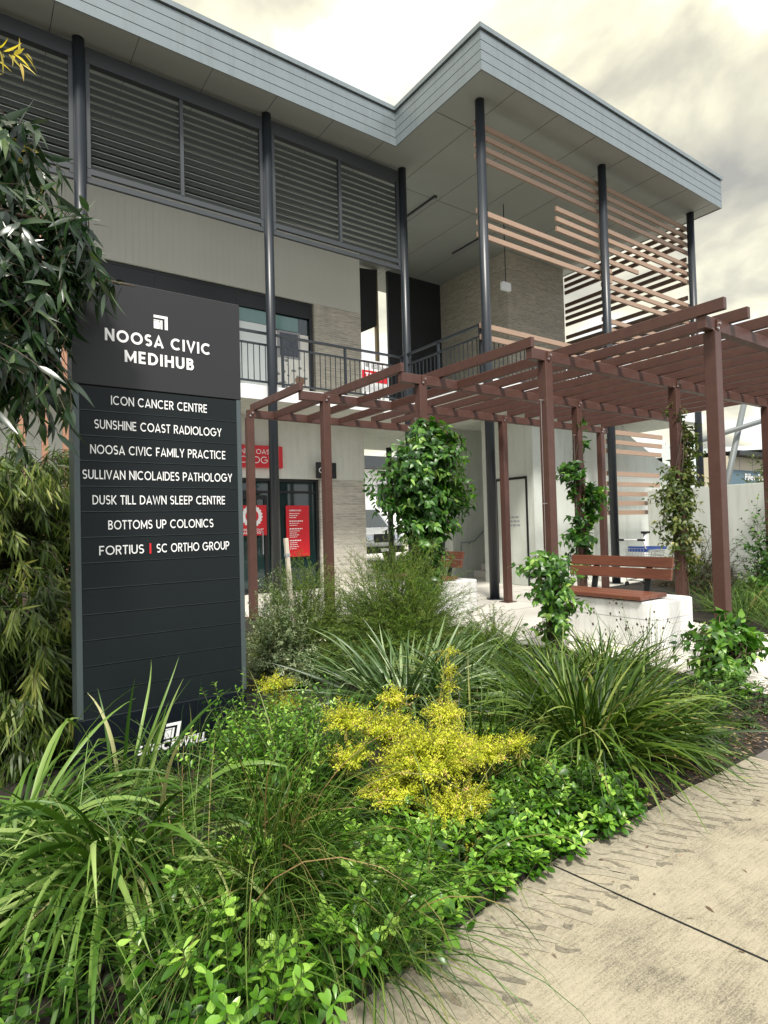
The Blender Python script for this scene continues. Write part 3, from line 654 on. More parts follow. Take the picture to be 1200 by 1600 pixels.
# entry glazing and doors
d1 = glazing(1.62, 6.80, 0, 2.52, 12.32, (3.0,4.35,5.60), (2.2,), 'entry_glazing')
part('door_leaf', MB().box(4.48,4.56,12.285,12.315,0,2.15).box(5.46,5.54,12.285,12.315,0,2.15).box(4.56,5.46,12.285,12.315,2.06,2.15).box(4.56,5.46,12.285,12.315,0,.12), M['black'], parent=d1)
part('door_handle', MB().tube([(5.40,12.25,.85),(5.40,12.25,1.35)], .015), M['chrome'], parent=d1)
# slabs
part('floor_slab', MB().box(-9,8.0,10.55,12.2,3.88,4.1).box(8.002,10.4,10.55,16,3.88,4.1).box(8.002,15.95,7.95,10.548,3.88,4.1).box(10.402,15.95,10.552,16,3.88,4.1), M['green_render'])
part('slab_edge', MB().box(-9,7.998,10.52,10.549,3.86,4.13).box(8.0,15.97,7.92,7.949,3.86,4.13).box(7.971,8.0,7.92,10.519,3.86,4.13), M['slabwhite'])
# columns
for x, y in ((-4.88,10.4),(-1.64,10.4),(1.6,10.4),(4.84,10.4),(8.09,10.4),(8.02,7.88),(11.8,7.88),(15.6,7.88)):
    part('column', MB().tube([(x,y,0),(x,y,9.335)], .09, 20).tube([(x,y,0),(x,y,.015)], .15, 20), M['steel'], smooth=True)
part('column', MB().tube([(11.14,15.4,0),(11.14,15.4,3.88)], .09, 16), M['steel'], smooth=True)
# roof + fascia
FP = [(-9,9.8),(7.48,9.8),(7.48,7.28),(16.04,7.28),(16.04,16.4),(-9,16.4)]
part('soffit', MB().prism([(-9,9.83),(7.51,9.83),(7.51,7.31),(16.01,7.31),(16.01,16.37),(-9,16.37)], 9.34, 9.36), M['soffit'])
part('roof', MB().prism([(-9,9.83),(7.51,9.83),(7.51,7.31),(16.01,7.31),(16.01,16.37),(-9,16.37)], 9.362, 10.05), M['fascia'])
def fband(o, t, z0, z1):
    """band following the eaves outline, outer face offset o outwards, thickness t"""
    def off(d): return [(-9,9.8-d),(7.48-d,9.8-d),(7.48-d,7.28-d),(16.04+d,7.28-d),(16.04+d,16.4)]
    A, C = off(o), off(o-t); mb = MB()
    for i in range(4):
        a, b, c, d = A[i], A[i+1], C[i+1], C[i]
        mb.add([(*a,z0),(*b,z0),(*c,z0),(*d,z0),(*a,z1),(*b,z1),(*c,z1),(*d,z1)], [(0,3,2,1),(4,5,6,7),(0,1,5,4),(1,2,6,5),(2,3,7,6),(3,0,4,7)])
    return mb
part('fascia_backing', fband(-.012, .02, 9.335, 10.04), M['joint'])
for k, (a, b) in enumerate(((9.325,9.492),(9.506,9.672),(9.686,9.852),(9.866,10.028))):
    part('fascia_board', fband(0, .02, a, b), M['fascia'])
part('roof_capping', fband(.035, .09, 10.052, 10.14), M['fascia'])
sj = MB()
for x in np.arange(-7.2, 16, 1.2):
    y0 = 9.84 if x < 7.5 else 7.32
    sj.box(x, x+.008, y0, 12.2 if x < 8 else 16.3, 9.3365, 9.339)
for y in (8.55, 10.95): sj.box(7.52 if y < 9.8 else -9, 16, y, y+.008, 9.334, 9.3364)
part('soffit_joint', sj, M['joint'])
# louvre screens between the upper columns
for bx in (-4.88,-1.64,1.6,4.84):
    x0, x1 = bx+.1, bx+3.15; xm = (x0+x1)/2
    fr = MB().box(x0,x1,10.40,10.52,9.0,9.26).box(x0,x1,10.41,10.47,7.19,7.28).box(x0,x1,10.41,10.47,7.05,7.13)
    for x in (x0, xm-.03, x1-.06): fr.box(x,x+.06,10.405,10.475,7.281,8.998)
    for x in (x0, x1-.06): fr.box(x,x+.06,10.405,10.475,7.131,7.189)
    s = part('louvre_screen', fr, M['louvre'])
    bl = MB()
    for k in range(13):
        bl.obox(((x0+x1)/2, 10.50, 7.36+.127*k), (x1-x0-.02, .085, .012), rx=R(-24))
    part('louvre_blades', bl, M['blade'], parent=s)
# timber batten screens upstairs
tb = MB()
def slat(x0, x1, z):
    z = 1.4+(z-1.4)*1.032; x0 = 8.0 if x0 < 8 else x0*1.032; x1 = 15.72 if x1 > 15 else x1*1.032
    tb.box(x0, x1, 8.0, 8.045, z-.048, z+.048)
for z in (8.76,8.56,8.35,8.14): slat(7.86,15.62,z)
for z in (7.81,7.60,7.39): slat(10.0,15.62,z)
slat(7.86,12.92,7.13)
for z in (6.91,6.69): slat(7.86,11.86,z)
for z in (6.78,6.56,6.34): slat(11.49,15.62,z)
for z in (5.79,5.59,5.38,5.2): slat(11.47,15.62,z)
for z in (5.01,4.80): slat(7.86,15.62,z)
part('batten_screen', tb, M['timber'])
tb = MB()
for k in range(24):
    z = 4.35+.203*k
    if k in (15, 20): continue
    tb.box(15.655,15.70,8.06,11.93,z-.055,z+.055)
part('side_batten_screen', tb, M['timber_backlit'])
tb = MB()
for z, x1 in ((3.36,14.1),(3.14,14.07),(2.93,14.02),(2.43,13.9),(2.20,13.9),(1.98,13.9),(1.77,13.9),(1.56,13.9)):
    tb.box(11.74,x1,8.0,8.045,1.4+(z-1.4)*1.015-.05,1.4+(z-1.4)*1.015+.05)
part('lower_batten_screen', tb, M['timber'])
# balustrades: posts, panels of rails and uprights
def rail_panel(a, b):
    a, b = Vector(a), Vector(b); d = b-a; Ln = d.length; ang = math.atan2(d.y, d.x); mb = MB()
    c = (a+b)/2
    for z, h, w in ((5.16,.04,.06),(4.94,.035,.035),(4.22,.035,.035)): mb.obox((c.x,c.y,z),(Ln,w,h),rz=ang)
    n = int(Ln/.115)
    for i in range(1, n): 
        p = a+d*i/n; mb.obox((p.x,p.y,4.58),(.014,.014,.69),rz=ang)
    part('railing_panel', mb, M['steel'])
def rail_run(a, b, n):
    a, b = Vector((*a,0)), Vector((*b,0))
    for i in range(n):
        rail_panel(a+(b-a)*i/n, a+(b-a)*(i+1)/n)
        p = a+(b-a)*i/n; part('railing_post', MB().box(p.x-.022,p.x+.022,p.y-.024,p.y+.024,4.1,5.139), M['steel'])
rail_run((-4.9,10.6),(8.04,10.6),9)
rail_run((8.06,10.56),(8.06,8.06),2)
rail_run((8.1,8.13),(15.5,8.13),5)
# breezeway upstairs
part('dark_wall', MB().box(10.90,13.05,14.9,14.99,4.1,9.338), M['darkpanel'], label='charcoal clad wall at the back of the landing')
part('dark_wall', MB().prism_y([(9.7,7.15),(10.48,7.55),(10.55,9.3),(9.7,9.2)],14.95,15.1), M['darkpanel'], label='hanging charcoal panel beside the bright gap')
part('landing_post', MB().box(10.50,10.60,15.0,15.1,4.1,9.338), mat('tan_post', (.35,.27,.16), .6))
part('brick_wall', MB().box(13.06,15.62,11.94,16,4.101,9.338), M['brick'], label='beige brick volume at the upper right corner')
# lower right: stair enclosure
stw = MB().prism_y([(10.2,0),(16.2,0),(16.2,2.7),(15.2,2.95),(13.95,3.5),(13.45,3.878),(10.2,3.878)], 8.75, 8.95)
stw.box(10.2,10.4,8.952,10.3,0,3.878)
part('stair_wall', stw, M['green_render'])
part('stair_wall', MB().box(10.40,16,11.6,11.8,0,3.878).box(10.3,10.398,11.55,11.85,0,3.878), M['green_render'])
part('stair_wall', MB().box(11.95,13.6,14.8,15.0,0,3.878), M['darkpanel'], label='dark recess wall behind the leafy vine')
sp = MB()
for k in range(9): sp.box(11.0+.27*k, 13.6, 10.35, 11.55, .17*k, .17*(k+1))
part('stair', sp, M['plaza'])
hr = MB().tube([(10.55,11.5,.70),(10.55,11.5,.92),(11.0,11.5,.94),(12.6,11.5,2.05)], .022, 8)
hr.tube([(10.9,11.5,.94),(10.9,11.59,.88)], .01, 6)
part('handrail', hr, M['greysteel'], smooth=True)
dr = MB().box(10.188,10.198,8.97,9.83,.01,2.36)
df = MB().box(10.176,10.199,8.93,8.97,0,2.42).box(10.176,10.199,9.83,9.87,0,2.42).box(10.176,10.199,8.971,9.829,2.37,2.42)
dd = part('door', dr, M['green_render'], label='pale service door with a thin dark frame')
part('door_frame', df, M['black'], parent=dd)
tx = MB()
for k, (a, b) in enumerate(((9.2,9.55),(9.18,9.58),(9.16,9.56))):
    y = a; q = random.Random(k)
    while y < b:
        w = q.uniform(.05,.1); tx.box(10.184,10.187,y,min(y+w,b),1.50-.09*k,1.54-.09*k); y += w+.025
part('door_lettering', tx, M['grey'], parent=dd)
# ------------------------------------------------------------------ ceiling lights, exit light
def batten_light(x, y0, y1, label):
    t = thing('batten_light', (x, y0, 9.30), label, 'ceiling light', 'ceiling batten lights')
    MB().box(x-.04,x+.04,y0,y1,9.29,9.333).build('housing', M['louvre'], t); MB().box(x-.03,x+.03,y0+.02,y1-.02,9.262,9.289).build('diffuser', M['grey'], t)
batten_light(9.42, 10.8, 12.0, 'slim dark ceiling light nearest the inner corner of the eaves')
batten_light(11.84, 11.7, 12.9, 'slim dark ceiling light behind the corner column')
t = thing('emergency_light', (11.1, 10.2, 7.25), 'white box light hanging from the ceiling on a thin rod', 'light fitting')
MB().box(10.95,11.25,10.15,10.25,7.16,7.36).build('body', M['slabwhite'], t, bevel=.01)
MB().tube([(11.1,10.2,7.36),(11.1,10.2,9.33)], .012, 6).build('rod', M['steel'], t)

# ------------------------------------------------------------------ upright timber battens at left
for k, x in enumerate((.69, .965, 1.225)):
    t = thing('timber_batten', (x, 9.5, 0), ['upright pink timber batten furthest left behind the weeping shrub','upright pink timber batten between two others behind the weeping shrub','upright pink timber batten right against the edge of the dark sign'][k], 'batten', 'upright battens left of the sign')
    MB().box(x-.04,x+.04,9.47,9.53,0,5.9).build('shaft', M['pole_timber'], t); MB().box(x-.06,x+.06,9.45,9.55,0,.02).build('foot_plate', M['steel'], t)

# ------------------------------------------------------------------ pergola
P = thing('pergola', (6, 6, 0), 'stepped brown metal pergola with slatted roof over the plaza', 'pergola')
BY = [9.0, 7.43, 5.93, 4.39, 2.84]; BX0 = [3.74, 3.87, 4.49, 5.11, 5.75]; BX1 = [7.95, 10.95, 10.95, 14.2, 14.2]
for y, a, b in zip(BY, BX0, BX1):
    MB().box(a, b, y-.045, y+.045, 3.19, 3.31).build('beam', M['pergola'], P, bevel=.004)
RX = [(3.87,1),(4.5,2),(5.12,3),(5.76,4)]
for x, s in ((4.2,1),(4.82,2),(5.44,3)):
    for k in range(s):
        MB().box(x-.027, x+.027, BY[k+1]+.046, BY[k]-.046, 3.2, 3.305).build('rafter', M['pergola'], P, bevel=.003)
x = 6.23
while x < 14.1: RX.append((x, 4)); x += .465
for x, s in RX:
    y0 = BY[s]-.05 - (.17 if s == 4 else 0); y1 = 9.12 if x < 7.95 else 7.48 if x < 11 else 4.44
    MB().box(x-.027, x+.027, y0, y1, 3.312, 3.425).build('rafter', M['pergola'], P, bevel=.003)
PO = [(3.78,0),(4.27,1),(4.82,2),(5.37,3),(5.95,4),(7.89,1),(7.98,2),(8.07,3),(10.75,1),(10.9,3),(11.9,3),(10.9,4),(7.6,0)]
bo = None
for x, k in PO:
    y = BY[k]; h = .058
    p = MB().box(x-h, x+h, y-h, y+h, 0, 3.189).build('post', M['pergola'], P, bevel=.005)
    MB().box(x-.11, x+.11, y-.11, y+.11, 0, .012).build('base_plate', M['pergola'], p)
    MB().box(x-.02, x+.02, y-h-.004, y-h+.01, 3.19, 3.30).build('cleat', M['pergola'], p)
    for dx, dz in ((-.012,3.21),(.028,3.262)):
        MB().tube([(x+dx,y-h-.016,dz),(x+dx,y-h-.003,dz)], .013, 8).build('bolt', M['bolt'], p)
# vine wires with stand-off screws
for x, k in ((4.82,2),(5.37,3),(7.98,2)):
    y = BY[k]; w = MB().tube([(x-.062-.05,y-.02,.15),(x-.062-.05,y-.02,2.75)], .0016, 5)
    for z in (2.75,1.6,.7): w.tube([(x-.06,y-.02,z),(x-.13,y-.02,z)], .006, 6)
    w.build('vine_wire', M['bolt'], P)

# ------------------------------------------------------------------ pylon sign
SG = thing('directory_sign', (.98, 3.62, 0), 'tall charcoal directory sign listing medical tenants in white capitals', 'sign')
sx0, sx1, sy = .50, 1.455, 3.60
MB().box(sx0+.02, sx1-.02, sy+.02, sy+.16, 0, 2.80).build('cabinet', M['signdark'], SG)
MB().box(sx0-.002, sx1+.002, sy-.003, sy+.168, 2.222, 2.83).build('header_panel', M['signhead'], SG, bevel=.003)
MB().box(sx0, sx0+.032, sy-.004, sy+.166, .40, 2.22).build('side_rail', M['signrail'], SG, bevel=.003)
MB().box(sx1-.03, sx1, sy-.004, sy+.166, .40, 2.22).build('side_rail', M['signrail'], SG, bevel=.003)
bp_ = MB().box(sx0+.004, sx1-.004, sy-.003, sy+.165, 0, .398).build('base_panel', M['signbase'], SG, bevel=.003)
names = ['ICON CANCER CENTRE','SUNSHINE COAST RADIOLOGY','NOOSA CIVIC FAMILY PRACTICE','SULLIVAN NICOLAIDES PATHOLOGY','DUSK TILL DAWN SLEEP CENTRE','BOTTOMS UP COLONICS','FORTIUS | SC ORTHO GROUP']
wid = [.545,.72,.765,.845,.75,.595,.70]
gap = MB()
for k in range(13):
    z1 = 2.22-.14*k
    pn = MB().box(sx0+.034, sx1-.032, sy, sy+.018, z1-.136, z1-.004).build('name_panel', M['signdark'], SG)
    gap.box(sx0+.034, sx1-.032, sy+.002, sy+.016, z1-.1395, z1-.1365)
    if k < 7:
        tm = MB(); s = names[k]
        if '|' in s:
            a, b = s.split(' | ')
            text_mb(tm, a, .965-.345, sy-.0025, z1-.099, .051, .135, .13, 'L', width=.235)
            tm.build('lettering', M['letter'], pn); tm = MB(); text_mb(tm, b, .965-.345+.305, sy-.0025, z1-.099, .051, .135, .13, 'L', width=.435)
            MB().box(.965-.345+.265, .965-.345+.275, sy-.003, sy-.0005, z1-.103, z1-.043).build('lettering', M['red'], pn)
        else: text_mb(tm, s, .965, sy-.0025, z1-.099, .051, .135, .13, width=wid[k])
        tm.build('lettering', M['letter'], pn)
gap.build('panel_trim', M['signrail'], SG)
def logo(mb, x, y, z, s, sh=0):
    for X0, X1, Z0, Z1 in ((0,1,.80,1),(.78,1,0,.7999),(0,.42,0,.55),(.47,.62,0,.66),(0,.42,.585,.66)):
        mb.add([(x+(a+sh*b)*s, y, z+b*s) for a, b in ((X0,Z0),(X1,Z0),(X1,Z1),(X0,Z1))], [(0,1,2,3)])
tm = MB(); text_mb(tm, 'NOOSA CIVIC', .965, sy-.0055, 2.480, .070, .20, .17, width=.60); text_mb(tm, 'MEDIHUB', .965, sy-.0055, 2.372, .070, .20, .17, width=.395)
tm.build('lettering', M['letter'], SG); lg = MB(); logo(lg, .930, sy-.0055, 2.592, .080); lg.build('logo', M['letter'], SG)
tm = MB(); text_mb(tm, 'STOCKWELL', .79, sy-.006, .145, .052, .24, .10, 'L', width=.40, shear=.25, wide=1.25)
tm.build('lettering', M['letter'], bp_); lg = MB(); logo(lg, .945, sy-.006, .205, .085, .2); lg.build('logo', M['letter'], bp_)

# ------------------------------------------------------------------ red radiology signs, blade sign, agent's board
t = thing('wall_sign', (5.1, 12.16, 2.98), 'red lightbox over the entry with white radiology lettering', 'sign')
MB().box(4.2,5.84,12.08,12.198,2.74,3.22).build('box', M['red'], t, bevel=.01)
tm = MB(); text_mb(tm, 'SUNSHINE COAST', 4.98, 12.077, 3.03, .105, .12, .12, width=1.25); text_mb(tm, 'RADIOLOGY', 4.99, 12.077, 2.83, .145, .10, .12, width=1.25)
tm.build('lettering', M['letter'], t)
t = thing('window_sign', (5.1, 12.27, 1.5), 'red poster with a white ring on the entry door glass', 'poster', 'red window posters')
MB().box(4.72,5.50,12.262,12.276,1.27,1.93).build('panel', M['red'], t)
rg = MB()
for k in range(40):
    a0, a1 = 2*pi*k/40, 2*pi*(k+1)/40; ri, ro = .15, .225+.02*(k % 2)
    rg.add([(5.16+r_*cos(a), 12.258, 1.69+r_*sin(a)) for a, r_ in ((a0,ri),(a0,ro),(a1,ro),(a1,ri))], [(0,1,2,3)])
text_mb(rg, 'SUNSHINE COAST', 5.16, 12.258, 1.375, .045, .17, .12, width=.52); text_mb(rg, 'RADIOLOGY', 5.16, 12.258, 1.305, .055, .17, .12, width=.52)
rg.build('lettering', M['letter'], t)
t = thing('window_sign', (6.25, 12.27, 1.3), 'tall red opening hours poster in lines of white text', 'poster', 'red window posters')
MB().box(5.97,6.55,12.262,12.276,.76,1.92).build('panel', M['red'], t)
tm = MB(); text_mb(tm, 'OPENING HOURS', 6.05, 12.258, 1.79, .035, .2, .14, 'L', width=.30)
q = random.Random(2); z = 1.73
for k in range(16):
    if k in (3, 6, 11): z -= .04; hh, ww = .024, q.uniform(.26,.34)
    else: hh, ww = .014, q.uniform(.12,.26)
    x = 6.05
    while x < 6.05+ww:
        d_ = q.uniform(.02,.06); tm.box(x, min(x+d_, 6.05+ww), 12.257, 12.259, z, z+hh); x += d_+.012
    z -= .045
tm.build('lettering', M['letter'], t)
t = thing('blade_sign', (6.75, 12.1, 2.7), 'small black projecting sign with a white letter by the entry', 'sign')
MB().box(6.62,7.15,11.98,12.02,2.53,2.90).build('panel', M['black'], t, bevel=.006); MB().box(6.86,6.9,12.02,12.2,2.68,2.72).build('bracket', M['black'], t)
tm = MB(); text_mb(tm, 'OA', 6.68, 11.976, 2.65, .13, .14, .12, 'L', width=.3); tm.build('lettering', M['letter'], t)
t = thing('agent_board', (7.6, 10.95, 4.3), 'white and red agent board behind the balcony railing', 'sign')
MB().box(7.28,7.98,11.0,11.02,4.4,5.12).build('panel', M['white'], t); MB().box(7.28,7.98,10.994,10.998,4.63,4.88).build('red_band', M['red'], t)
tm = MB(); text_mb(tm, 'TH', 7.36, 10.991, 4.70, .13, .2, .14, 'L', width=.26); tm.build('lettering', M['letter'], t)
tm = MB(); tm.add([(7.42+.05*cos(a), 10.995, 5.01+.05*sin(a)) for a in np.linspace(0, 2*pi, 16, endpoint=False)], [tuple(range(16))])
for k in range(4): tm.box(7.53, 7.53+[.32,.25,.38,.3][k], 10.994, 10.996, 5.05-.035*k, 5.062-.035*k)
tm.build('small_print', M['grey'], t); MB().box(7.36,7.40,11.02,11.06,4.1,5.1).box(7.86,7.90,11.02,11.06,4.1,5.1).build('leg', M['stake'], t)

# ------------------------------------------------------------------ benches
def rounded(x0, x1, y0, y1, r, n=6):
    p = []
    for cx, cy, a in ((x1-r,y0+r,-90),(x1-r,y1-r,0),(x0+r,y1-r,90),(x0+r,y0+r,180)):
        p += [(cx+r*cos(R(a+90*i/n)), cy+r*sin(R(a+90*i/n))) for i in range(n+1)]
    return p
def bench(x, y, y2, base_y1, label, blabel):
    t = thing('timber_bench', (x+.4, (y+y2)/2, .5), label, 'bench', 'timber benches on white plinths')
    for k in range(3): MB().box(x-.06+.178*k, x+.11+.178*k, y+.1, y2, .515, .56).build('seat_plank', M['benchwood'], t, bevel=.006)
    for k in range(2):
        z0 = .69+.135*k; dx = .035*k
        MB().obox((x+.555+dx, (y+.08+y2+.02)/2, z0+.064), (.035, y2-y-.06, .125), ry=R(14)).build('back_plank', M['benchwood'], t, bevel=.006)
    for yy in (y+.38, y2-.35):
        MB().obox((x+.575,yy,.73),(.03,.07,.44),ry=R(14)).box(x-.03,x+.56,yy-.035,yy+.035,.502,.514).build('bracket', M['black'], t)
    b = thing('bench_plinth', (x+.4, (y+y2)/2, 0), blabel, 'plinth', 'white concrete bench plinths')
    MB().prism(rounded(x-.02, x+.82, y-.06, base_y1, .16), 0, .498).build('block', M['benchbase'], b, bevel=.012, seg=2)
    MB().prism(rounded(x-.022, x+.822, y-.062, base_y1+.002, .16), .31, .314).build('cold_joint', M['grey'], b)
bench(6.06, 3.62, 5.07, 5.2, 'red hardwood bench with two plank back nearer the camera', 'white concrete plinth under the nearer bench beside the front post')
bench(6.02, 7.08, 8.5, 8.7, 'red hardwood bench half hidden behind the bushy vine', 'white concrete plinth under the far bench beside the black column')

# ------------------------------------------------------------------ trolley and bollard
t = thing('shopping_trolley', (11.7, 7.1, 0), 'wire shopping trolley with blue trim parked by the wall', 'trolley')
b = MB(); X0, X1, Y0, Y1 = 11.3, 12.05, 6.85, 7.35
for z, e in ((.46,.06),(.55,.045),(.64,.03),(.73,.015),(.8,0)):
    b.tube([(X0+e,Y0+e,z),(X1-e,Y0+e,z),(X1-e,Y1-e,z),(X0+e,Y1-e,z),(X0+e,Y0+e,z)], .005, 5)
for i in range(9):
    xx = X0+.06+(X1-X0-.12)*i/8
    for yy, e in ((Y0,.06),(Y1,-.06)): b.tube([(xx,yy+e,.46),(xx,yy,.8)], .004, 4)
    b.tube([(xx,Y0+.06,.46),(xx,Y1-.06,.46)], .004, 4)
for i in range(7):
    yy = Y0+.06+(Y1-Y0-.12)*i/6
    for xx, e in ((X0,.06),(X1,-.06)): b.tube([(xx+e,yy,.46),(xx,yy,.8)], .004, 4)
b.build('basket', M['chrome'], t)
MB().tube([(X0,Y0,.8),(X0-.12,Y0,.98)], .012, 6).tube([(X0,Y1,.8),(X0-.12,Y1,.98)], .012, 6).tube([(X0-.12,Y0-.02,.98),(X0-.12,Y1+.02,.98)], .016, 8).build('handle', M['white'], t)
MB().tube([(X0-.12,Y0-.06,.98),(X0-.12,Y0+.1,.98)], .022, 8).tube([(X0-.12,Y1-.1,.98),(X0-.12,Y1+.06,.98)], .022, 8).build('grip', M['black'], t)
MB().box(X0+.1,X0+.16,Y0+.04,Y1-.04,.72,.84).box(X1-.01,X1+.02,Y0,Y1,.76,.82).box(X0,X1,Y0-.012,Y0+.002,.775,.81).build('blue_trim', M['blueplastic'], t)
MB().tube([(X0+.05,Y0+.05,.46),(X0+.02,Y0+.03,.14),(X1-.1,Y0+.06,.16)], .012, 6).tube([(X0+.05,Y1-.05,.46),(X0+.02,Y1-.03,.14),(X1-.1,Y1-.06,.16)], .012, 6).tube([(X0+.02,Y0+.03,.14),(X0+.02,Y1-.03,.14)], .012, 6).build('chassis', M['chrome'], t)
for xx, yy in ((X0+.03,Y0+.03),(X0+.03,Y1-.03),(X1-.12,Y0+.06),(X1-.12,Y1-.06)):
    MB().tube([(xx,yy-.014,.06),(xx,yy+.014,.06)], .06, 12).build('wheel', M['rubber'], t)
t = thing('pipe_post', (12.35, 7.5, 0), 'thin white pipe with a black cap behind the trolley', 'post')
MB().tube([(12.35,7.5,0),(12.35,7.5,1.08)], .04, 12).build('pipe', M['white'], t, smooth=True); MB().box(12.28,12.48,7.45,7.55,1.08,1.13).build('cap', M['black'], t)

# ------------------------------------------------------------------ right boundary wall, shops, far structures
t = thing('boundary_wall', (13.2, 2, 0), 'low pale rendered wall running along the right side', 'wall')
MB().box(13.14,13.34,-8,7.88,0,2.07).build('wall_face', M['green_render'], t, bevel=.006)
t = thing('shop_building', (66, 30, 0), 'distant shop with cream panels over a blue grey band', 'building')
MB().box(55.9,100,26,46,0,6.9).build('wall', M['shopcream'], t)
MB().box(55.85,100,25.9,25.998,-.2,5.66).build('sign_band', M['shopblue'], t)
mb = MB()
for x in (58.6,61.2,63.8): mb.box(x,x+.05,25.97,25.999,5.68,6.9)
mb.build('panel_joint', M['grey'], t)
MB().add([(56.2,27,7.35),(74,19,8.2),(110,19,8.2),(110,45,7.9),(56.2,45,7.5),(56.2,27,7.75),(74,19,8.75),(110,19,8.75),(110,45,8.4),(56.2,45,7.9)], [(0,4,3,2,1),(5,6,7,8,9),(0,1,6,5),(1,2,7,6),(2,3,8,7),(3,4,9,8),(4,0,5,9)]).build('roof', M['shoproof'], t)
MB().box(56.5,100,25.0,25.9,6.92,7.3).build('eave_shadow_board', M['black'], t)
tm = MB(); text_mb(tm, 'Pillow', 59.3, 25.85, 4.75, .62, .19, .10, 'L', width=2.3); text_mb(tm, 'Talk', 61.95, 25.85, 4.75, .62, .19, .10, 'L', width=1.75)
tm.build('lettering', M['white'], t)
fe = MB(); feather(fe, 0, 0, 0, 1, .3, 0)
fe.v = [(63.6+b*1.0+a*.35, 25.85, 5.25+a*.75) for a, b, c in fe.v]; fe.build('feather_emblem', M['film'], t)
t = thing('awning_frame', (30, 14, 0), 'grey steel frame of a leaning strut and level pipe', 'steel frame')
MB().tube([(28.6,14,-.1),(32.9,14,8.2)], .14, 10).build('strut', M['strutgrey'], t, smooth=True)
MB().tube([(28.2,14.4,4.95),(40,11.5,8.1)], .12, 10).build('pipe', M['strutgrey'], t, smooth=True)
MB().box(27.4,28.5,14.3,15.6,0,4.9).build('louvred_pier', M['shoproof'], t)
t = thing('rear_building', (18, 27, 0), 'white walled building seen through the ground floor passage', 'building')
MB().box(9,34,26,30,0,4.4).build('wall', M['slabwhite'], t); MB().box(9.5,34,25.2,30.5,4.42,5.0).build('roof', M['louvre'], t)
mb = MB()
for x in (11,14.5,18,21.5,25): mb.box(x,x+1.6,25.95,25.998,2.4,3.6)
mb.build('window', M['glass'], t)
MB().box(9,34,25.6,25.9,-.02,.5).build('garden_edge', M['plaza'], t)

# ------------------------------------------------------------------ white van
V = thing('white_van', (13.6, 19, 0), 'white van parked beyond the passage, front facing the plaza', 'van')
vb = MB().prism_x([(19.0,.35),(18.95,.75),(19.05,1.12),(19.75,1.32),(20.55,2.12),(20.9,2.3),(23.9,2.3),(23.95,.35)], 12.5, 14.3)
vb.build('body', M['vanwhite'], V, bevel=.06, seg=3)
MB().add([(12.62,19.78,1.37),(14.18,19.78,1.37),(14.08,20.50,2.09),(12.72,20.50,2.09)], [(0,1,2,3)]).build('windscreen', M['glass'], V)
gr = MB()
for k in range(4): gr.box(12.95,13.85,18.93,18.97,.80+.075*k,.84+.075*k)
gr.box(12.93,13.87,18.955,18.99,.77,1.1); gr.build('grille', M['black'], V)
MB().box(12.5,14.3,18.88,18.99,.36,.62).build('bumper', M['rubber'], V, bevel=.02)
for x in (12.56,13.9): MB().obox((x+.17,19.0,.95),(.34,.06,.22),rx=R(-14)).build('headlight', M['chrome'], V, bevel=.02)
MB().box(13.15,13.65,18.86,18.878,.42,.54).build('number_plate', M['white'], V)
for x in (12.5,14.1):
    for y in (19.8,22.9): MB().tube([(x,y,.33),(x+.2,y,.33)], .33, 20).build('wheel', M['rubber'], V)
for x in (12.3,14.32): MB().box(x,x+.17,20.0,20.1,1.35,1.6).build('mirror', M['rubber'], V, bevel=.02)

# ------------------------------------------------------------------ planting
def gz(x, y): return bedz(x, y) if y > 1.6 else .01
def at(x, y, dz=0.): return (x, y, gz(x, y)+dz)

# strap leaved clumps
GS = 'strap leaved clumps in the garden bed'
strap_clump('strap_clump', 'big pale green strap leaf clump sprawling in front of the sign base', at(.52,2.55), 11, 'strap', 260, (.5,1.0), (.013,.024), (.4,1.35), (1.1,2.9), .15, group=GS, curl=.25, az=(2.7,5.75))
strap_clump('strap_clump', 'pale strap leaf clump at the far left edge in front of the weeping shrub', at(.12,2.95), 12, 'strap', 170, (.5,.95), (.013,.022), (.3,1.2), (.8,2.4), .13, group=GS)
strap_clump('strap_clump', 'tall upright strap leaves standing against the navy sign base', at(.62,3.12), 13, 'strap', 13, (.45,.8), (.014,.022), (1.15,1.5), (.2,1.1), .09, group=GS)
strap_clump('strap_clump', 'grey green strap leaf clump in the middle below the feathery shrub', at(2.75,3.65), 14, 'strap_grey', 300, (.55,.95), (.016,.026), (.25,1.1), (.2,1.2), .20, group=GS, curl=.25)
strap_clump('strap_clump', 'dark strap leaf clump between the yellow shrub and the bench', at(3.3,3.55), 15, 'strap_dark', 260, (.5,.8), (.013,.02), (.3,1.25), (.3,1.5), .18, group=GS)
strap_clump('strap_clump', 'large dark green strap leaf clump arching over the path on the right', at(2.98,2.22), 16, 'strap_dark', 600, (.55,.92), (.010,.0165), (.35,1.4), (.5,2.1), .20, group=GS, curl=.3)
strap_clump('strap_clump', 'dark strap leaf clump at the foot of the middle pergola post', at(3.65,3.0), 17, 'strap_dark', 380, (.45,.72), (.009,.015), (.5,1.5), (.5,2.0), .20, group=GS)
strap_clump('strap_clump', 'dark strap leaf clump left of the large arching one', at(2.35,2.55), 18, 'strap_dark', 260, (.45,.75), (.007,.012), (.5,1.5), (.6,2.2), .17, group=GS)
strap_clump('strap_clump', 'dark strap leaf clump in front of the white plinth', at(4.35,3.05), 19, 'strap_dark', 330, (.42,.66), (.009,.014), (.5,1.5), (.5,2.0), .2, group=GS)

strap_clump('strap_clump', 'dark strap leaf clump at the corner of bed and ramp', at(3.42,2.12), 20, 'strap_dark', 170, (.35,.62), (.010,.016), (.3,1.3), (.6,2.0), .16, group=GS, az=(3.3,7.5))
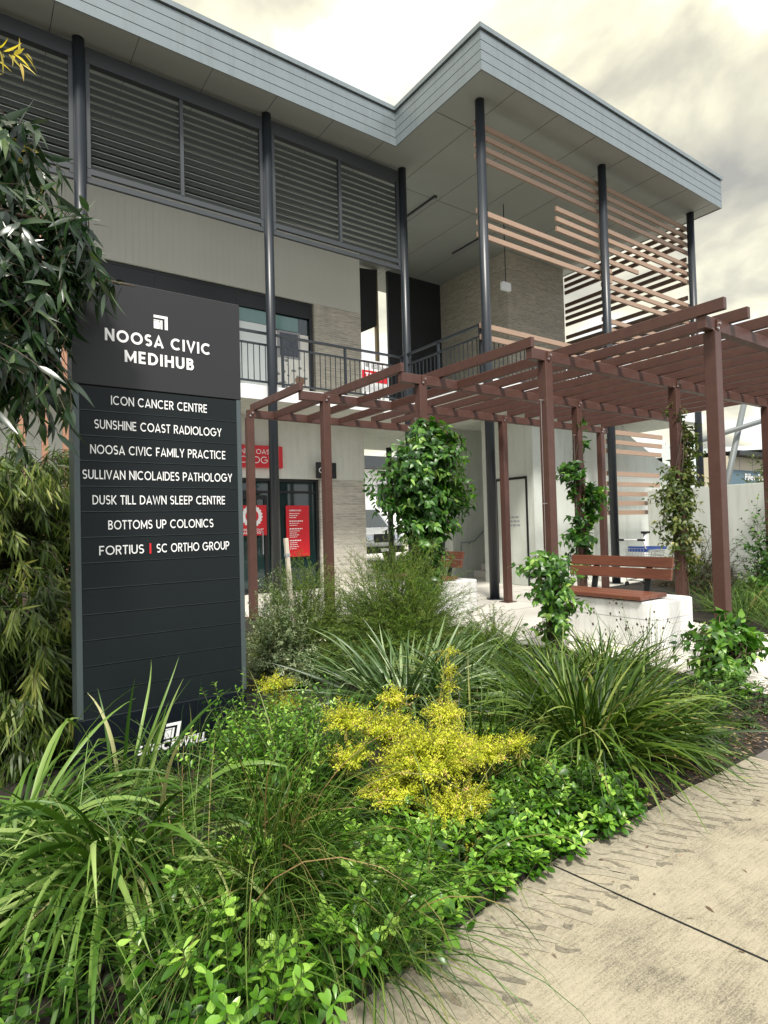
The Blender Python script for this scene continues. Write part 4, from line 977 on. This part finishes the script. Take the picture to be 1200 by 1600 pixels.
# fine sedges
GF = 'fine sedge tufts in the garden bed'
sed = dict(fold=False, twist=.9, kink=.05, seg=7)
for k, (x, y, n, ln, lab) in enumerate([
    (.95,2.12,640,(.55,1.0),'fine green sedge tuft drooping at the bottom centre'),
    (.62,1.98,170,(.5,.9),'fine sedge tuft under the falling strap leaves at bottom left'),
    (1.18,2.45,220,(.5,.85),'fine sedge tuft left of the yellow shrub'),
    (1.05,1.66,150,(.45,.75),'loose sedge tuft spilling over the path edge at bottom centre'),
    (1.42,1.76,90,(.35,.6),'sparse sedge tuft below the yellow shrub by the path'),
    (.28,2.35,150,(.5,.85),'fine sedge tuft in the bottom left corner'),
    (2.2,2.18,340,(.4,.7),'hanging fine sedge tuft right of the yellow shrub'),
    (.92,3.1,200,(.4,.7),'fine sedge tuft along the foot of the sign'),
    (1.75,3.15,260,(.5,.8),'fine sedge tuft behind the yellow shrub'),
    (3.9,2.15,200,(.25,.5),'short sedge tuft on the mulch near the ramp'),]):
    strap_clump('sedge_tuft', lab, at(x,y), 40+k, 'sedge', n, ln, (.0022,.0045), (.5,1.5), (.5,2.3), .13, cat='sedge', group=GF, az=(3.7,5.2) if k in (0, 3) else None, **sed)
# dead straws and wiry seed stalks
t = strap_clump('seed_sedge', 'dark wiry sedge with seed heads in front of the white plinth', at(4.85,2.95), 61, 'strap_dark', 110, (.45,.85), (.003,.004), (.9,1.5), (.0,.5), .12, cat='sedge', fold=False, seg=6)
rng = np.random.default_rng(61)
me = t.children[0].data; co = np.empty(len(me.vertices)*3, np.float32); me.vertices.foreach_get('co', co); co = co.reshape(110, 7, 2, 3)
tip = co[:, -2].mean(1); sel = rng.random(110) < .55; sh = MB()
l = t.location
for p in tip[sel]:
    s = rng.uniform(.007, .013); c = Vector(p)+l; sh = MB()
    sh.add([c+Vector(q)*s for q in ((1,0,0),(-1,0,0),(0,1,0),(0,-1,0),(0,0,1.4),(0,0,-1.4))], [(0,2,4),(2,1,4),(1,3,4),(3,0,4),(2,0,5),(1,2,5),(3,1,5),(0,3,5)])
    sh.build('seed_head', M['seed'], t)

# golden shrub: layered sprays, each spray a short drooping shoot packed with tiny leaves
def golden(label, loc, seed, n, arms, K=30, ln=(.010,.018), wd=(.005,.008)):
    rng = np.random.default_rng(seed); root = thing('golden_shrub', loc, label, 'shrub', 'golden shrubs')
    arms = np.array(arms); i = rng.choice(len(arms), n, p=arms[:, 6]/arms[:, 6].sum())
    d = unit(rng.normal(0, 1, (n, 3))); d[:, 2] = np.abs(d[:, 2])*1.0-.25; d = unit(d)
    c = arms[i, :3] + d*arms[i, 3:6]*(rng.random((n, 1))**.3)
    a = c - unit(d + [0, 0, .2])*rng.uniform(.08, .16, (n, 1)) - [0, 0, .02]
    b = (a+c)/2 + [0, 0, .03]; c = c + rng.normal(0, .015, (n, 3)); c[:, 2] = np.maximum(c[:, 2], .02)
    v, f, r = twigs(rng, a, b, c, K, .15, 1, ln, wd, (.6, 1.4), .1, T4, .15, .6, .006, .15, .8)
    npmesh('foliage', v, f, r, M['yellow'], root)
    m = min(n, 160); base = np.zeros((m, 3)) + rng.normal(0, .03, (m, 3))*[1, 1, 0]
    v, f = stems(np.concatenate([a, base]), np.concatenate([b, a[:m]*.5+[0, 0, .08]]), np.concatenate([c, a[:m]]), .0022, .001); npmesh('stems', v, f, None, M['goldstem'], root)
golden('bright golden yellow fine leaved shrub in the middle of the bed', (1.70,2.14,0), 70, 1500,
       [(.00,-.04,.36,.26,.21,.17,24),(-.20,-.02,.26,.17,.16,.10,9),(.02,-.20,.20,.20,.13,.12,10),(.30,-.06,.32,.17,.14,.09,8),(.50,-.10,.33,.12,.08,.05,3),(-.10,.16,.46,.18,.15,.10,7),(.34,.26,.44,.10,.09,.09,1.2),(.45,.35,.52,.06,.06,.06,.5),(-.34,.10,.40,.12,.12,.09,3),(-.26,.24,.52,.13,.12,.09,4),(.02,.24,.56,.11,.10,.07,2.5),(.24,.14,.46,.12,.10,.07,3),(-.02,-.30,.08,.07,.05,.08,1.6),(.54,.44,.58,.05,.05,.05,.35),(.62,.52,.66,.04,.04,.05,.25)])
golden('small golden tuft at the right foot of the sign', (1.60,3.5,0), 71, 130, [(0,0,.42,.15,.13,.09,5),(.06,-.05,.3,.15,.13,.1,4)])

# glossy rosette ground cover, dense along the path: every shoot belongs to one spreading mat
def rosettes(name, label, cat, pts, seed, m, nleaf=(9), ln=(.032,.060), wd=(.015,.027), height=(.05,.16), kind=None, group=None, spread=(.75,1.45), K2=9):
    rng = np.random.default_rng(seed); pts = np.array(pts); n = len(pts); o = pts.mean(0)
    root = thing(name, (o[0], o[1], gz(o[0], o[1])), label, cat, group)
    if kind: root['kind'] = kind
    a = np.stack([pts[:, 0]-o[0], pts[:, 1]-o[1], np.zeros(n)], 1)
    h = rng.uniform(*height, n) if pts.shape[1] == 2 else pts[:, 2]*rng.uniform(.75, 1.1, n)
    lean = rng.normal(0, .35, (n, 2)); c = a + np.stack([lean[:, 0]*h, lean[:, 1]*h, h], 1); b = a*.5+c*.5+rng.normal(0, .012, (n, 3))
    p1 = twigs(rng, a, b, c, nleaf, .80, 1., ln, wd, spread, .0, TOB, .16, .8, 0, .2, .75)
    p2 = twigs(rng, a, b, c, K2, .2, .85, (ln[0]*1.05, ln[1]*1.2), (wd[0], wd[1]*1.15), (.9, 1.6), .12, TOB, .2, .8, 0, .2, 1)
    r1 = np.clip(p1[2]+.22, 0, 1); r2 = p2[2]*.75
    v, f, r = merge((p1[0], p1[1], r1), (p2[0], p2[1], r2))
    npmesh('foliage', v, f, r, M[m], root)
    v, f = stems(a, b, c, .0028, .0016, 4); npmesh('stems', v, f, None, M['stem'], root)
    return root
rng = np.random.default_rng(77)
def scatter(n, f, x0, x1, y0, y1):
    o = []
    while len(o) < n:
        x, y = rng.uniform(x0, x1), rng.uniform(y0, y1); h = f(x, y)
        if h and rng.random() < .97: o.append((x, y, h))
    return o
rosettes('ground_cover', 'low mat of glossy bright green rosettes along the path edge', 'ground cover', scatter(350, lambda x, y: .10+.10*min(1, (y-edge_y(x))*3) if -.05 < y-edge_y(x) < .42 else 0, 1.15, 2.66, 1.44, 2.1), 78, 'cover', 8, kind='stuff', K2=7)
rosettes('ground_cover', 'glossy rosettes scattered among the sedge at the bottom of the bed', 'ground cover', scatter(190, lambda x, y: rng.uniform(.08,.32) if y > edge_y(x)-.03 else 0, .5, 1.42, 1.42, 2.15), 79, 'cover', 10, (.034,.068), (.016,.030), kind='stuff', K2=6)
rosettes('leafy_shrub', 'bright leafy mound at the right foot of the sign', 'shrub', scatter(230, lambda x, y: .30+.22*rng.random() if ((x-1.36)/.34)**2+((y-2.85)/.45)**2 < 1 else 0, .8, 1.8, 2.3, 3.4), 80, 'cover', 9, (.026,.044), (.012,.02), K2=16)
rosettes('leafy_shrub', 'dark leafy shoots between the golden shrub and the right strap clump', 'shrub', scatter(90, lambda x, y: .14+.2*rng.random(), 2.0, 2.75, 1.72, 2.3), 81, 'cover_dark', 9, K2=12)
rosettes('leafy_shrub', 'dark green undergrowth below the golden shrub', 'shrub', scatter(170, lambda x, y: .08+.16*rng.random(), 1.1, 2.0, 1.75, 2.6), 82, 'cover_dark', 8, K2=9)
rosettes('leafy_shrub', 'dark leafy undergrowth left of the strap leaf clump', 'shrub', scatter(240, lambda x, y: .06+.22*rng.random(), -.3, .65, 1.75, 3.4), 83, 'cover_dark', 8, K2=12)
# bright ferny seedling
shrub('seedling', 'tiny lime green seedling at the bottom left', at(.53,1.93), 84, 'cover', 5, 12, (.07,.07,.20), (.02,.03), (.006,.009), (1.1,1.5), .2, T8, .5, .005, cat='seedling')

# feathery and grey shrubs behind
shrub('feathery_shrub', 'feathery green shrub in the centre below the vine post', at(3.5,4.75), 90, 'feather', 2000, 50, (1.1,.8,1.35), (.03,.06), (.005,.008), (.25,.8), 0, T4, .3, .16, zmin=.05, stem_r=(.003,.0008), stem_m='stem', midup=.25, power=.28, group='feathery shrubs', jit=.004)
shrub('feathery_shrub', 'smaller feathery green shrub just left of the far bench', at(2.75,5.2), 91, 'feather', 900, 46, (.7,.6,1.15), (.03,.055), (.0045,.007), (.25,.8), 0, T4, .3, .12, zmin=.05, stem_r=(.003,.0008), stem_m='stem', power=.3, group='feathery shrubs', jit=.004)
shrub('feathery_shrub', 'feathery green shrub at the right end beside the plinth corner', at(4.25,4.3), 92, 'feather', 420, 40, (.5,.5,.62), (.03,.055), (.0045,.007), (.25,.8), 0, T4, .3, .12, zmin=.03, stem_r=(.003,.0008), stem_m='stem', power=.3, group='feathery shrubs', jit=.004)
shrub('grey_shrub', 'grey green leafy bush right beside the sign edge', at(2.35,4.95), 93, 'greyleaf', 380, 26, (.42,.45,1.05), (.03,.055), (.011,.018), (.5,1.2), .05, T8, .3, .1, zmin=.05, stem_m='stem', stem_r=(.003,.001), group='grey green bushes')
shrub('grey_shrub', 'grey green leafy bush in front of the red hours poster', at(2.75,5.9), 94, 'greyleaf', 320, 24, (.5,.5,1.0), (.03,.055), (.011,.018), (.5,1.2), .05, T8, .3, .1, zmin=.05, stem_m='stem', stem_r=(.003,.001), group='grey green bushes')
shrub('grey_shrub', 'pale tipped bush spreading below the brick corner', at(4.1,6.3), 95, 'greyleaf', 300, 24, (.7,.5,.66), (.03,.055), (.011,.018), (.5,1.2), .05, T8, .3, .1, zmin=.05, stem_m='stem', stem_r=(.003,.001), group='grey green bushes')
t = thing('garden_stake', (2.57,5.2,0), 'leaning pale timber stake in front of the red hours poster', 'stake'); MB().obox((2.57,5.2,.66),(.035,.035,1.30),ry=R(-4)).build('shaft', M['stake'], t); MB().obox((2.535,5.2,1.15),(.042,.042,.03),ry=R(-4)).build('tie_band', M['grey'], t)

# weeping shrub left of the sign
def wtips(rng, n):
    a = rng.uniform(0, 2*pi, n); r_ = .35+.75*np.sqrt(rng.random(n)); z = 2.15*rng.random(n)**.75*(1-.28*(r_-.35))
    return np.stack([np.cos(a)*r_, np.sin(a)*r_*.8, z], 1)
def weeping(name, label, loc, seed, n, scale, m='willow', group=None):
    rng = np.random.default_rng(seed); root = thing(name, loc, label, 'shrub', group)
    c = wtips(rng, n)*scale; a = np.stack([c[:, 0]*.12, c[:, 1]*.12, np.maximum(.1, c[:, 2]*.8)], 1); b = np.stack([c[:, 0]*.75, c[:, 1]*.75, c[:, 2]+.30*scale], 1)
    v, f, r = twigs(rng, a, b, c, 30, .25, 1, (.09,.17), (.011,.019), (.3,.8), .8, T8, .35, .2, .012, .1, .85)
    npmesh('foliage', v, f, r, M[m], root)
    v, f = stems(a, b, c, .006, .0015); npmesh('stems', v, f, None, M['bark'], root)
    MB().tube([tuple(Vector(loc)), tuple(Vector(loc)+Vector((.02,.0,.9*scale))), tuple(Vector(loc)+Vector((-.03,.04,1.9*scale)))], [.045,.035,.012], 8).build('trunk', M['bark'], root, smooth=True)
weeping('weeping_shrub', 'tall olive green weeping shrub right against the left side of the sign', (.22,5.25,0), 100, 900, 1.02, group='weeping shrubs left of the sign')
weeping('weeping_shrub', 'olive green weeping shrub partly out of frame at the far left', (-.75,5.3,0), 101, 620, .98, group='weeping shrubs left of the sign')
weeping('weeping_shrub', 'lower shaded weeping shrub at the foot of the upright battens', (.35,4.35,0), 102, 420, .55, group='weeping shrubs left of the sign')

# overhanging gum tree at upper left
def gumtree():
    rng = np.random.default_rng(110); loc = Vector((-.78, 3.05, 0))
    root = thing('gum_tree', loc, 'gum tree leaning in from the left with dark hanging leaves', 'tree')
    limbs = [((-.05,.05,2.3),(.5,.15,3.0),(1.35,.25,2.92)), ((-.05,.05,2.2),(.5,.1,2.75),(1.25,.3,2.55)), ((0,0,2.5),(.4,.1,3.3),(1.05,.35,3.35)), ((0,0,2.0),(.5,.0,2.4),(1.15,.2,2.25)), ((0,0,2.6),(-.5,-.2,3.4),(-.9,-.3,3.6)), ((0,0,2.7),(-.2,.5,3.6),(-.3,.9,4.0)), ((0,0,2.1),(.55,.25,2.75),(1.55,.30,2.72))]
    br = MB(); br.tube([tuple(loc), tuple(loc+Vector((.03,.02,1.2))), tuple(loc+Vector((0,0,2.4))), tuple(loc+Vector((.02,.05,3.6)))], [.085,.07,.055,.025], 10)
    br.build('trunk', M['bark'], root, smooth=True)
    lb = MB(); A = []; Bm = []; Cc = []
    for a, b, c in limbs:
        a, b, c = map(Vector, (a, b, c)); pts = [a*(1-t)**2+b*2*t*(1-t)+c*t*t for t in np.linspace(0, 1, 9)]
        lb.tube([tuple(p+loc) for p in pts], [.03*(1-.85*t) for t in np.linspace(0, 1, 9)], 6)
        for k in range(72):
            t = rng.uniform(.5, 1)**.8; p = np.array(a*(1-t)**2+b*2*t*(1-t)+c*t*t)
            e = p + np.array([rng.normal(.02,.15), rng.normal(0,.16), rng.normal(-.16,.15)])
            A.append(p); Cc.append(e); Bm.append((p+e)/2+np.array([rng.normal(.02,.04), rng.normal(0,.04), .07]))
    lb.build('limbs', M['bark'], root, smooth=True)
    A, Bm, Cc = map(np.array, (A, Bm, Cc))
    keep = Cc[:, 0] < np.where(Cc[:, 2] > 2.6, 1.42, 1.20) - .40*np.clip(Cc[:, 2]-3.05, 0, 2)
    A, Bm, Cc = A[keep], Bm[keep], Cc[keep]
    v, f, r = twigs(rng, A, Bm, Cc, 11, .15, 1, (.10,.20), (.020,.036), (.4,1.1), .8, TL, .25, .15, .01, .16, .85)
    npmesh('foliage', v, f, r, M['gum'], root)
    v, f = stems(A, Bm, Cc, .004, .0015); npmesh('twigs', v, f, None, M['bark'], root)
    # fresh yellow shoots at the very top left
    n = 10; a = np.array([(.80,.30,3.78)]*n)+rng.normal(0, .13, (n, 3))*[.8,1,1.6]; c = a+np.stack([rng.uniform(.04,.16,n), rng.normal(0,.05,n), rng.normal(.02,.10,n)], 1)
    a2 = np.array([(.95,.30,3.28)]*5)+rng.normal(0, .05, (5, 3)); c2 = a2+np.stack([rng.uniform(.03,.09,5), rng.normal(0,.04,5), rng.normal(-.03,.05,5)], 1)
    a = np.concatenate([a, a2]); c = np.concatenate([c, c2])
    v, f, r = twigs(rng, a, (a+c)/2+[0,0,.04], c, 8, .1, 1, (.06,.11), (.011,.019), (.4,1.0), .3, TL, .3, .3, 0, .15, .8)
    npmesh('young_leaves', v, f, r, M['gumyoung'], root)
    MB().tube([tuple(loc+Vector((.5,.2,3.45))), tuple(loc+Vector((.7,.28,3.7))), tuple(loc+Vector((.85,.3,4.1)))], [.012,.008,.003], 6).build('shoot_branch', M['bark'], root)
gumtree()

# climbers on the pergola posts
def climber(label, x, y, seed, n, K, tips, m, ln, wd, group='climbers on the pergola posts', grav=.45, stem_h=2.6, spread=(.6,1.3)):
    rng = np.random.default_rng(seed); root = thing('climbing_vine', (x, y, 0), label, 'vine', group)
    c = tips(rng, n); a = np.stack([rng.normal(0, .05, n), rng.normal(-.02, .05, n), np.clip(c[:, 2]-rng.uniform(-.05, .35, n), .05, None)], 1)
    b = (a+c)/2+np.array([0, 0, .12])
    v, f, r = twigs(rng, a, b, c, K, .25, 1, ln, wd, spread, grav, TOV, .35, .45, .012, .15, .7)
    npmesh('foliage', v, f, r, M[m], root)
    v, f = stems(a, b, c, .004, .0015); npmesh('twigs', v, f, None, M['twig'], root)
    st = MB()
    for k in range(3):
        ph = rng.uniform(0, 6); st.tube([(x+.085*cos(ph+2.2*t), y+.085*sin(ph+2.2*t)-.01, stem_h*t/3) for t in np.linspace(0, 3, 16)], .008, 5)
    st.build('vine_stem', M['bark'], root, smooth=True)
    return root
def lobes(L_):
    L_ = np.array(L_)
    def f(rng, n):
        i = rng.choice(len(L_), n, p=L_[:, 6]/L_[:, 6].sum()); return L_[i, :3] + unit(rng.normal(0, 1, (n, 3)))*(rng.random((n, 1))**.4)*L_[i, 3:6]
    return f
climber('bushy green vine swelling round the post beside the far bench', 4.76, 5.90, 120, 720, 11,
        lobes([(.45,-.1,2.45,.22,.2,.2,1.6),(-.75,-.1,1.75,.2,.18,.22,1.6),(.72,-.1,1.75,.16,.18,.2,1.2),(.08,-.15,2.32,.55,.45,.38,9),(.16,-.1,1.95,.62,.48,.42,9),(-.42,-.12,1.98,.52,.42,.42,9),(-.08,-.12,1.45,.58,.45,.42,9),(.22,0,1.62,.45,.4,.35,6),(.05,0,1.0,.35,.32,.35,5),(-.1,-.05,.65,.36,.34,.35,4)]), 'vine', (.09,.15), (.045,.072))
climber('leafy vine on the post just left of the nearer bench', 7.98, 5.93, 121, 150, 9,
        lobes([(-.30,0,2.18,.28,.25,.16,3),(.12,0,2.95,.2,.2,.12,1.0),(.12,0,2.62,.14,.14,.22,.7),(.22,0,1.85,.42,.3,.22,6),(.42,0,1.68,.32,.3,.25,5),(.05,0,1.45,.32,.3,.15,3),(-.15,0,1.15,.3,.3,.15,2.5),(.2,0,1.05,.3,.25,.16,1.8),(-.1,0,.8,.28,.25,.14,1.6)]), 'vine', (.09,.15), (.055,.085))
climber('olive tinted vine on the post behind the right end of the bench', 8.07, 4.39, 122, 290, 10,
        lobes([(.30,0,2.35,.26,.25,.45,5),(.25,0,1.85,.34,.28,.4,6),(-.28,0,1.75,.30,.26,.4,5),(-.2,0,1.25,.3,.28,.4,4),(.3,0,1.2,.24,.26,.5,4),(.25,0,.75,.25,.25,.3,2.5),(0,-.05,2.92,.14,.14,.1,.8),(.12,0,2.7,.1,.1,.2,.6)]), 'vine_olive', (.06,.10), (.03,.05))
climber('young vine with pale new leaves at the foot of the middle front post', 5.30, 4.32, 123, 125, 9,
        lobes([(-.30,-.1,.95,.38,.28,.12,8),(.02,-.1,.80,.22,.2,.1,3),(-.2,-.1,.66,.40,.28,.11,7),(.14,-.1,.45,.36,.28,.12,6),(-.2,-.12,.38,.28,.24,.1,4),(-.05,0,.2,.34,.28,.14,4)]), 'vine_pale', (.07,.115), (.038,.06), stem_h=1.0)
climber('low spreading vine at the foot of the nearest pergola post', 5.30, 2.50, 124, 170, 9,
        lobes([(-.2,.1,.36,.30,.25,.12,5),(.12,.05,.40,.26,.25,.11,5),(.34,-.06,.30,.18,.2,.12,3),(-.05,0,.16,.34,.28,.12,4),(-.35,.05,.18,.22,.22,.12,2)]), 'vine_pale', (.07,.105), (.036,.056), stem_h=.4)

# right hand planting by the boundary wall
shrub('wall_shrub', 'dark leafy shrub against the low wall at the right edge', (10.0,3.95,0), 130, 'vine', 330, 13, (.8,.7,1.8), (.07,.11), (.035,.055), (.5,1.2), .3, TOV, .4, .1, zmin=.2, group='shrubs along the boundary wall')
shrub('wall_shrub', 'fine dark hedge plant along the wall behind the front post', (11.4,5.6,0), 131, 'hedge', 560, 26, (1.0,.7,1.25), (.03,.05), (.008,.013), (.4,1.1), .1, T8, .3, .25, zmin=.05, group='shrubs along the boundary wall')
shrub('wall_shrub', 'dark hedge plant by the wall behind the olive vine', (11.9,6.5,0), 132, 'hedge', 260, 24, (.8,.6,1.0), (.03,.05), (.008,.013), (.4,1.1), .1, T8, .3, .25, zmin=.05, group='shrubs along the boundary wall')
shrub('wall_shrub', 'dark hedge plant by the wall nearest the right picture edge', (11.2,4.3,0), 133, 'hedge', 520, 24, (1.0,.8,1.15), (.03,.05), (.008,.013), (.4,1.1), .1, T8, .3, .25, zmin=.05, group='shrubs along the boundary wall')
for k, (x, y) in enumerate(((8.4,3.75),(9.0,3.45),(8.9,4.3),(9.6,3.9),(8.0,3.1))):
    strap_clump('grass_tuft', ['dark fine grass tuft right of the nearest post','dark fine grass tuft at the right picture edge','dark fine grass tuft behind the others by the hedge','dark fine grass tuft below the leafy wall shrub','short dark grass tuft on the paving edge at right'][k], (x,y,0), 140+k, 'sedge', 240, (.45,.75), (.004,.007), (.6,1.5), (.4,1.8), .2, cat='grass tuft', group='dark grass tufts right of the front post', fold=False)
tag(MB().prism([(7.7,3.3),(8.3,2.7),(10,2.6),(13.1,2.6),(13.1,7.6),(10.6,7.4),(9.6,5.2),(8.1,4.4)], 0, .03).build('planting_soil', M['soil']), kind='structure')
# passage planting
shrub('passage_shrub', 'low shrub with yellow green leaves in the passage near the van', (10.75,15.3,0), 150, 'greyleaf', 120, 18, (.7,.5,.7), (.05,.09), (.02,.035), (.5,1.2), .1, TOV, .3, .1)
shrub('passage_shrub', 'dark leafy shrub against the dark recess wall', (9.7,13.2,0), 151, 'hedge', 160, 18, (.6,.5,1.0), (.06,.1), (.025,.04), (.5,1.2), .2, TOV, .3, .1)

# bark chips and fallen leaves on the mulch
rng = np.random.default_rng(160)
def litter(n, f, seed, name, label):
    rng = np.random.default_rng(seed); pts = []
    while len(pts) < n:
        x, y = f(rng); pts.append((x, y, gz(x, y)+.004+.006*rng.random()))
    pos = np.array(pts); d = unit(np.stack([rng.normal(0,1,n), rng.normal(0,1,n), rng.normal(0,.15,n)], 1)); upv = np.tile([0,0,1.],(n,1))+rng.normal(0,.35,(n,3))
    v, fc, r = leaves(rng, pos, d, upv, rng.uniform(.012,.05,n), rng.uniform(.006,.016,n), T4, .2, .1)
    o = npmesh(name, v, fc, r, M['litter'], None, False); tag(o, label, 'mulch', kind='stuff')
litter(5200, lambda r_: (r_.uniform(2.2, 5.4), 1.66+r_.random()**1.3*1.4), 161, 'bark_mulch', 'brown bark chips and dead leaves strewn over the soil')
litter(900, lambda r_: (r_.uniform(-.3, 2.4), r_.uniform(1.62, 3.4)), 162, 'leaf_litter', 'dead leaves lying under the plants in the bed')
litter(26, lambda r_: (r_.uniform(1.2, 3.4), r_.uniform(.9, 1.6)), 163, 'path_litter', 'few dead leaves and twigs dropped on the path')
# sprouts on the mulch
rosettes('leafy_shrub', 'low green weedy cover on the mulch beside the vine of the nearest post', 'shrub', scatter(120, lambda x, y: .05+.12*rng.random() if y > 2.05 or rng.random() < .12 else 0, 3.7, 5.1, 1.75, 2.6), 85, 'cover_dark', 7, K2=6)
for k, (x, y) in enumerate(((4.25,1.9),(4.6,1.95),(4.05,2.2),(4.75,2.15))):
    shrub('weed', ['small green weed on the mulch nearest the ramp','small green weed on the mulch at the right edge','small green weed near the dark sedge','small green weed by the paving corner'][k], at(x,y), 170+k, 'cover_dark', 14, 9, (.14,.12,.12), (.02,.035), (.01,.018), (.6,1.3), .1, TOB, .2, .02, cat='weed', group='weeds on the mulch')

# far trees
def far_tree(label, loc, seed, size, n=260):
    rng = np.random.default_rng(seed); root = thing('far_tree', loc, label, 'tree', 'trees beyond the shops')
    c = ball_pts(rng, n, size, .35, loc[2]*0+2.5); a = np.stack([c[:, 0]*.15, c[:, 1]*.15, np.full(n, 2.2)], 1); b = (a+c)/2+[0,0,.6]
    v, f, r = twigs(rng, a, b, c, 12, .4, 1, (.25,.5), (.14,.25), (.4,1.2), .2, T4, .2, .4, .2)
    npmesh('crown', v, f, r, M['fartree'], root)
    MB().tube([tuple(loc), (loc[0]+.2,loc[1],loc[2]+3.2)], [.3,.15], 8).build('trunk', M['bark'], root)
far_tree('far round tree left of the leaning steel strut', (74,48,0), 180, (6,6,6.5))
far_tree('far tree above the shop roof at the right edge', (80,42,2), 181, (6,6,9))
far_tree('far low tree between the battens and the olive vine', (62,52,0), 182, (5,5,4.5))
far_tree('nearer thin tree above the shop awning', (44,17,0), 183, (3,3,4.6), 130)
